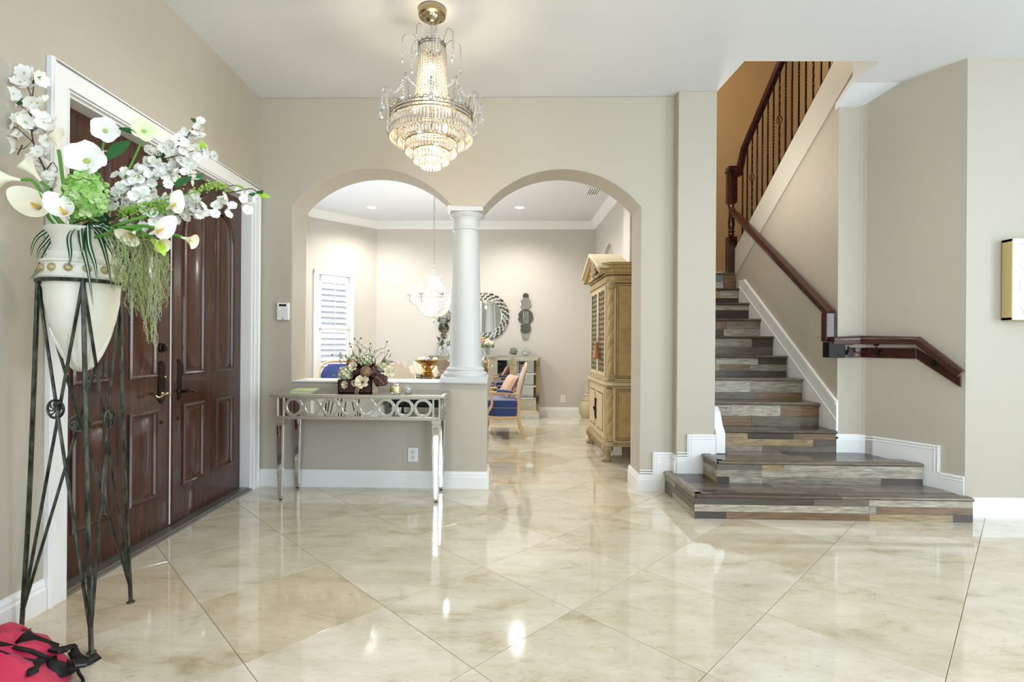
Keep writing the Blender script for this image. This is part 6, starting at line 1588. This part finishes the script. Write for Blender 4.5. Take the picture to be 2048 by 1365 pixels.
for xx, lab in ((-1.03, 'clear vase of thistles on the sideboard left of the column'), (-.885, 'clear vase of green sprigs on sideboard beside the thistles')):
    e = empty('glass_vase', (xx, 8.38, TP), lab, 'vase'); MB().lathe([(0, 0), (.045, 0), (.05, .02), (.046, .15), (.042, .15), (.044, .02), (0, .012)], (xx, 8.38, TP), 16).build('glass', M_vglass, e, smooth=True)
    f_ = empty('thistle_bunch' if xx < -1 else 'sprig_bunch', (xx, 8.38, TP+.02), 'grey violet thistle heads on green stems in sideboard vase' if xx < -1 else 'dark green leafy sprigs in sideboard vase beside the column', 'flowers')
    for i in range(7):
        tip = Vector((xx+rq.uniform(-.06, .06), 8.36+rq.uniform(-.03, .03), TP+rq.uniform(.17, .28))); st1 = MB().tube([(xx+rq.uniform(-.02, .02), 8.38, TP+.02), tip], .0035, 5).build('stem', M_stem, f_)
        if xx < -1:
            mb = MB()
            for k in range(9): d = Vector((rq.uniform(-1, 1), rq.uniform(-1, 1), rq.uniform(.1, 1))).normalized(); mb.tube([tip, tip+d*.045], [.004, .0008], 4)
            mb.build('thistle_head', M_thistle, f_)
        for k in range(4): inst('leaf', me_leafd, f_, lerp((xx, 8.38, TP+.03), tip, rq.uniform(.35, .95)), M=aim((rq.uniform(-1, 1), -.5, rq.uniform(0, .8))) @ Matrix.Scale(.6, 4))

# ------------------------------------------------------------------ glass dining table, compote and chairs
TBX, TBY, TBZ = -.93, 6.56, .786
tab = empty('dining_table', (TBX, TBY, 0), 'round glass dining table on a pale pedestal beyond half wall', 'table')
MB().lathe([(0, TBZ-.014), (.735, TBZ-.014), (.742, TBZ-.007), (.735, TBZ), (0, TBZ)], (TBX, TBY, 0), 56).build('glass_top', thin_glass('table_glass', .12, (.90, .96, .94, 1)), tab)
MB().lathe([(0, 0), (.30, 0), (.31, .03), (.27, .06), (.12, .10), (.09, .2), (.11, .42), (.09, .6), (.16, .72), (.26, .768), (0, .770)], (TBX, TBY, 0), 28).build('pedestal', M_carv, tab, smooth=True)
bwx, bwy = -.958, 6.48
bw = empty('gold_compote', (bwx, bwy, TBZ), 'gold footed bowl with scrolled handles on the glass table', 'bowl')
MB().lathe([(0, .0005), (.078, .0005), (.082, .010), (.062, .022), (.066, .045), (.052, .055), (.052, .075), (.068, .085), (.066, .095), (.04, .105), (.034, .125), (.06, .137), (.115, .160), (.168, .198), (.176, .207), (.165, .203), (.105, .172), (0, .150)], (bwx, bwy, TBZ), 32).build('bowl', M_gold, bw, smooth=True)
for a in (-pi/2, pi/6, 5*pi/6):
    d = Vector((cos(a), sin(a), 0)); c = Vector((bwx, bwy, TBZ))
    MB().tube(smoothpath([c+d*.055+Vector((0, 0, .085)), c+d*.085+Vector((0, 0, .12)), c+d*.095+Vector((0, 0, .16)), c+d*.12+Vector((0, 0, .195)), c+d*.10+Vector((0, 0, .215))], 4), [.012]*5+[.014]*6+[.010]*6, 7).build('scroll', M_gold, bw, smooth=True)
for (dx, dy, m_, lab, nm, r) in ((-.085, .02, M_ball, 'pearl white ball at the left rim of the gold bowl', 'ball', .034), (.09, .02, M_ball, 'pearl white ball at the right rim of the gold bowl', 'ball', .034), (.0, -.04, M_lav, 'lavender glass ornament at the middle of the gold bowl', 'ornament', .028)):
    o = MB().ball((bwx+dx, bwy+dy, TBZ+.208), r if nm == 'ball' else (.045, .03, .022), 14, 8).build(nm, m_, smooth=True); tag(o, lab, nm, 'ornaments in the gold bowl')
pm = empty('book', (-1.06, 6.35, TBZ+.0005), 'dark book lying on glass table left of the gold bowl', 'book'); MB().box(-1.17, -1.01, 6.25, 6.42, TBZ+.0005, TBZ+.0275).build('cover', M_dark, pm, bevel=.002); MB().box(-1.165, -1.013, 6.248, 6.25, TBZ+.006, TBZ+.022).build('pages', M_page, pm)
def shell_chair(loc, rz, label):
    e = empty('shell_chair', (0, 0, 0), label, 'chair', 'cream shell-backed dining chairs')
    # local: faces +Y (the sitter looks along +Y), back at -Y
    MB().box(-.24, .24, -.20, .26, .40, .48).build('seat', M_cream, e, bevel=.03)
    mb = MB(); n = 9; base = Vector((0, -.20, .47)); R0 = .54; front = []; rows = 12; cols_ = n*8
    rsf, rsb = [], []
    for j in range(rows+1):
        t = j/rows; rf_, rb_ = [], []
        for i in range(cols_+1):
            u = i/cols_; a = pi*(.5+.56*(u-.5)*1.25); lob = abs(sin(pi*n*u)); Rm = R0*(.93+.07*lob)*(1-.10*abs(u-.5)**1.5*2)
            r_ = Rm*(.06+.94*t); x = -r_*cos(a)*.58; z = r_*sin(a); wrap = .10*(x/.3)**2
            dep = .018*lob*min(1, t*3)*(1 if t < .98 else .6)
            rf_.append(base+Vector((x, -.10*t+wrap+dep, z))); rb_.append(base+Vector((x, -.10*t+wrap-.035*(1-.5*t**6)-dep*.35, z)))
        rsf.append(rf_); rsb.append(rb_)
    mb.rings([a_+b_[::-1] for a_, b_ in zip(rsf, rsb)], 0, True, True, True)
    mb.build('shell_back', M_cream, e, smooth=True, angle=50)
    for sx in (-.2, .2):
        for sy in (-.17, .22): MB().tube([(sx, sy, .41), (sx*1.06, sy*1.06, .0)], [.018, .011], 8).build('leg', M_gold, e, smooth=True)
    e.location = loc; e.rotation_euler = (0, 0, rz); return e
shell_chair((-1.15, 5.95, 0), -.12, 'cream shell-backed dining chair with back toward viewer right behind flower box')
shell_chair((-.58, 5.98, 0), .35, 'cream shell-backed dining chair half hidden behind the white column')
shell_chair((-1.16, 7.33, 0), pi+.1, 'cream shell-backed dining chair on the far side of glass table behind gold bowl')
def armchair(label, group='blue velvet armchairs'):
    e = empty('armchair', (0, 0, 0), label, 'chair', group)
    # local: front towards -X
    W_ = .29
    leg_r = [.020, .026, .018, .013, .016]
    for s_ in (-1, 1):
        y = s_*W_
        MB().tube(smoothpath([(-.245, y, .34), (-.265, y, .24), (-.245, y, .12), (-.262, y, .03), (-.275, y, .012)], 3), [.026]*4+[.020]*4+[.014]*3+[.017]*2, 9).build('front_leg', M_blond, e, smooth=True)
        MB().tube(smoothpath([(.150, y, .56), (.155, y, .40), (.152, y, .27), (.180, y, .14), (.222, y, .035), (.235, y, .014)], 3), [.018]*5+[.022]*5+[.013]*4+[.015]*2, 9).build('back_leg', M_blond, e, smooth=True)
        MB().tube(smoothpath([(.150, y*.98, .52), (.165, y*.96, .62), (.205, y*.93, .78), (.235, y*.80, .88), (.252, y*.45, .935), (.256, 0, .945)], 4), [.018]*8+[.016]*9+[.017]*4, 8).build('back_post', M_blond, e, smooth=True)
        MB().tube(smoothpath([(-.255, y, .27), (-.235, y*1.02, .34), (-.185, y*1.06, .43), (-.190, y*1.08, .52), (-.205, y*1.08, .575), (-.18, y*1.08, .592), (.0, y*1.06, .578), (.155, y*.97, .568)], 4), [.02]*8+[.017]*14+[.014]*7, 8).build('arm', M_blond, e, smooth=True)
        MB().tube(smoothpath([(-.125, y*1.07, .602), (-.09, y*1.07, .612), (.03, y*1.06, .604), (.085, y*1.04, .592)], 4), [.016]+[.026]*10+[.018, .014], 10, flat=.75).build('arm_pad', M_velvet, e, smooth=True)
        sp = smoothpath([(-.255, y, .285), (-.05, y, .262), (.155, y, .275)], 5); MB().tube(sp, .019, 8).build('side_rail', M_blond, e, smooth=True)
    for x in (-.258, .155): MB().tube(smoothpath([(x, -W_, .285), (x, 0, .262), (x, W_, .285)], 5), .019, 8).build('cross_rail', M_blond, e, smooth=True)
    MB().box(-.265, .150, -W_+.006, W_-.006, .285, .385).build('seat', M_velvet, e, bevel=.012)
    MB().box(-.272, .145, -W_+.002, W_-.002, .388, .495).build('seat_cushion', M_velvet, e, bevel=.035)
    rs = []
    for j in range(10):
        t = j/9; z = .47+.435*t; xc = .150+.095*t; hw = W_*.86*(1-.45*max(0, t-.62)/.38*max(0, (t-.62)/.38)) ; row = []
        for k in range(14):
            a = 2*pi*k/14; row.append(Vector((xc+.034*cos(a)*(1-.3*t**8), hw*(abs(sin(a))**.6)*(1 if sin(a) >= 0 else -1), z)))
        rs.append(row)
    MB().rings(rs, 0, True, True, True).build('back_cushion', M_velvet, e, smooth=True, angle=60)
    return e
ac = armchair('royal blue velvet armchair with blond wood frame beside the mirrored sideboard')
ac2 = copy_tree(ac); ac2['label'] = 'blue velvet armchair back with carved blond frame before the shuttered window'
ac.location = (.045, 6.755, 0)
ac2.location = (-2.20, 6.95, 0); ac2.rotation_euler = (0, 0, 2.1)
pil = MB(); rs = []
for j in range(13):
    v = -1+2*j/12; row = []
    for k in range(13):
        u = -1+2*k/12; th = .055*max(0, (1-u**4)*(1-v**4))**.6; row.append((u*.165*(1-.07*(1-v*v)), v*.165*(1-.07*(1-u*u)), th))
    rs.append(row)
Mp = Matrix.Translation((.075, 6.735, .655)) @ Matrix.Rotation(.35, 4, 'Z') @ Matrix.Rotation(-1.05, 4, 'Y')
for sgn in (1, -1):
    pil.rings([[Mp @ Vector((x, y, z*sgn)) for x, y, z in r_] for r_ in rs], 0, False)
o = tag(pil.build('throw_pillow', M_pillow, smooth=True, angle=70), 'blush pink throw pillow leaning on blue armchair', 'pillow')

# ------------------------------------------------------------------ dining room chandelier
gx, gy = -.898, 6.55
dc = empty('dining_chandelier', (gx, gy, ZC), 'lit crystal basket chandelier with candle arms on a long chain in dining room', 'chandelier')
MB().lathe([(0, -.001), (.06, -.001), (.055, -.02), (.02, -.035), (0, -.036)], (gx, gy, ZC), 20).build('canopy', M_chrome, dc, smooth=True)
mb = MB(); z = ZC-.035; k = 0
while z > 2.15: mb.torus((gx, gy, z-.016), .010, .0022, 10, 4, M=(Matrix.Rotation(pi/2, 4, 'X') if k % 2 else Matrix.Rotation(pi/2, 4, 'Y')) @ Matrix.Scale(1.5, 4, (0, 1, 0) if True else (1, 0, 0))); z -= .028; k += 1
mb.build('chain', M_chain, dc, smooth=True)
M_bc = mat('bright_crystal', '#fffaf0', .08, trans=.35, ior=1.5, spec=.8)
MB().tube([(gx, gy, 2.15), (gx, gy, 1.56)], .006, 8).lathe([(.01, 1.88), (.022, 1.86), (.03, 1.82), (.014, 1.78), (.02, 1.76), (.008, 1.74)], (gx, gy, 0), 14).build('shaft', M_crys2, dc, smooth=True)
mb = MB().torus((gx, gy, 2.045), .072, .004, 28, 5)
for k in range(24):
    a = 2*pi*k/24; x, y = gx+.072*cos(a), gy+.072*sin(a)
    for j in range(8): mb.ball((x, y, 2.03-j*.0155), .0075, 5, 3)
    if k % 4 == 0: mb.tube([(x, y, 2.045), (x+.012*cos(a), y+.012*sin(a), 2.075), (x+.03*cos(a), y+.03*sin(a), 2.07)], .003, 4)
mb.build('crystal_crown', M_bc, dc, smooth=True)
bz0 = 1.785; me_b = MB()
for j in range(14):
    a = pi/2*j/13*.94; me_b.ball((.232*cos(a)**.8, 0, bz0-.245*sin(a)), .0115-.004*j/13, 6, 4)
me_b = me_b.mesh('basket_strand', M_bc, True, 60)
for k in range(40): inst('basket_strand', me_b, dc, (gx, gy, 0), rot=(0, 0, 2*pi*k/40))
mb = MB().torus((gx, gy, bz0+.012), .236, .007, 40, 6)
for k in range(30): a = 2*pi*k/30; mb.ball((gx+.236*cos(a), gy+.236*sin(a), bz0+.028), .010, 6, 4)
mb.build('basket_rim', M_bc, dc, smooth=True)
mb = MB()
for k in range(10): a = 2*pi*k/10; mb.torus((gx+.05*cos(a), gy+.05*sin(a), 1.525), .012, .003, 10, 4, M=Matrix.Rotation(pi/2, 4, 'X') @ Matrix.Rotation(a, 4, 'Y'))
mb.ball((gx, gy, 1.49), (.02, .02, .024), 10, 6); mb.build('bottom_cluster', M_bc, dc, smooth=True)
for k in range(8):
    a = 2*pi*k/8+.42; d = Vector((cos(a), sin(a), 0)); c = Vector((gx, gy, 0))+d*.315
    ar = MB().tube(smoothpath([Vector((gx, gy, 1.74))+d*.22, Vector((gx, gy, 1.71))+d*.27, c+Vector((0, 0, 1.735)), c+Vector((0, 0, 1.80))], 4), .005, 6).build('arm', M_chrome, dc, smooth=True)
    mb = MB().lathe([(.006, 1.80), (.036, 1.812), (.040, 1.820), (.006, 1.815)], c, 14)
    for q_ in range(7): b = 2*pi*q_/7; mb.lathe([(.0005, 1.806), (.006, 1.79), (.008, 1.775), (.0005, 1.755)], c+Vector((.036*cos(b), .036*sin(b), 0)), 5)
    mb.build('drip_cup', M_bc, ar, smooth=True)
    MB().lathe([(.011, 1.815), (.011, 1.885), (0, 1.885)], c, 10).build('candle_sleeve', M_wplast, ar, smooth=True)
    MB().lathe([(0, 1.885), (.010, 1.89), (.017, 1.915), (.012, 1.935), (.003, 1.955), (0, 1.957)], c, 10).build('bulb', M_bulbw, ar, smooth=True)
MB().ball((gx, gy, 1.70), (.05, .05, .03), 12, 8).build('inner_lamp', M_bulbw, dc, smooth=True)
point('dining_glow', (gx, gy, 1.70), 2, (1, .96, .90), .10)
for k in range(4):
    a = 2*pi*k/4+.42+pi/8; point('dining_glow', (gx+.30*cos(a), gy+.30*sin(a), 2.02), 10, (1, .96, .90), .08)

# ------------------------------------------------------------------ sofa added behind the viewer to darken the mirrors
sf = empty('sofa', (-1.0, -1.4, 0), 'black leather sofa added behind viewer to darken the console table mirrors', 'sofa')
M_leather = mat('black_leather', '#0d0d0e', .38, bump=(120, .2, .003))
MB().box(-1.95, .15, -1.85, -1.0, .10, .40).build('base', M_leather, sf, bevel=.03)
for x in (-1.70, -.90, -.10): MB().box(x-.10 if x < -1.6 else x-.40, x+.40 if x < -.5 else x+.10, -1.62, -.98, .40, .52).build('seat_cushion', M_leather, sf, bevel=.05)
MB().box(-1.95, .15, -1.95, -1.70, .10, .88).build('backrest', M_leather, sf, bevel=.06)
for x in (-1.95, -.03): MB().box(x, x+.18, -1.90, -.98, .10, .66).build('armrest', M_leather, sf, bevel=.05)
for x in (-1.88, .06):
    for y in (-1.85, -1.08): MB().lathe([(0, 0), (.022, 0), (.03, .10), (0, .10)], (x, y, 0), 10).build('leg', M_dark, sf)
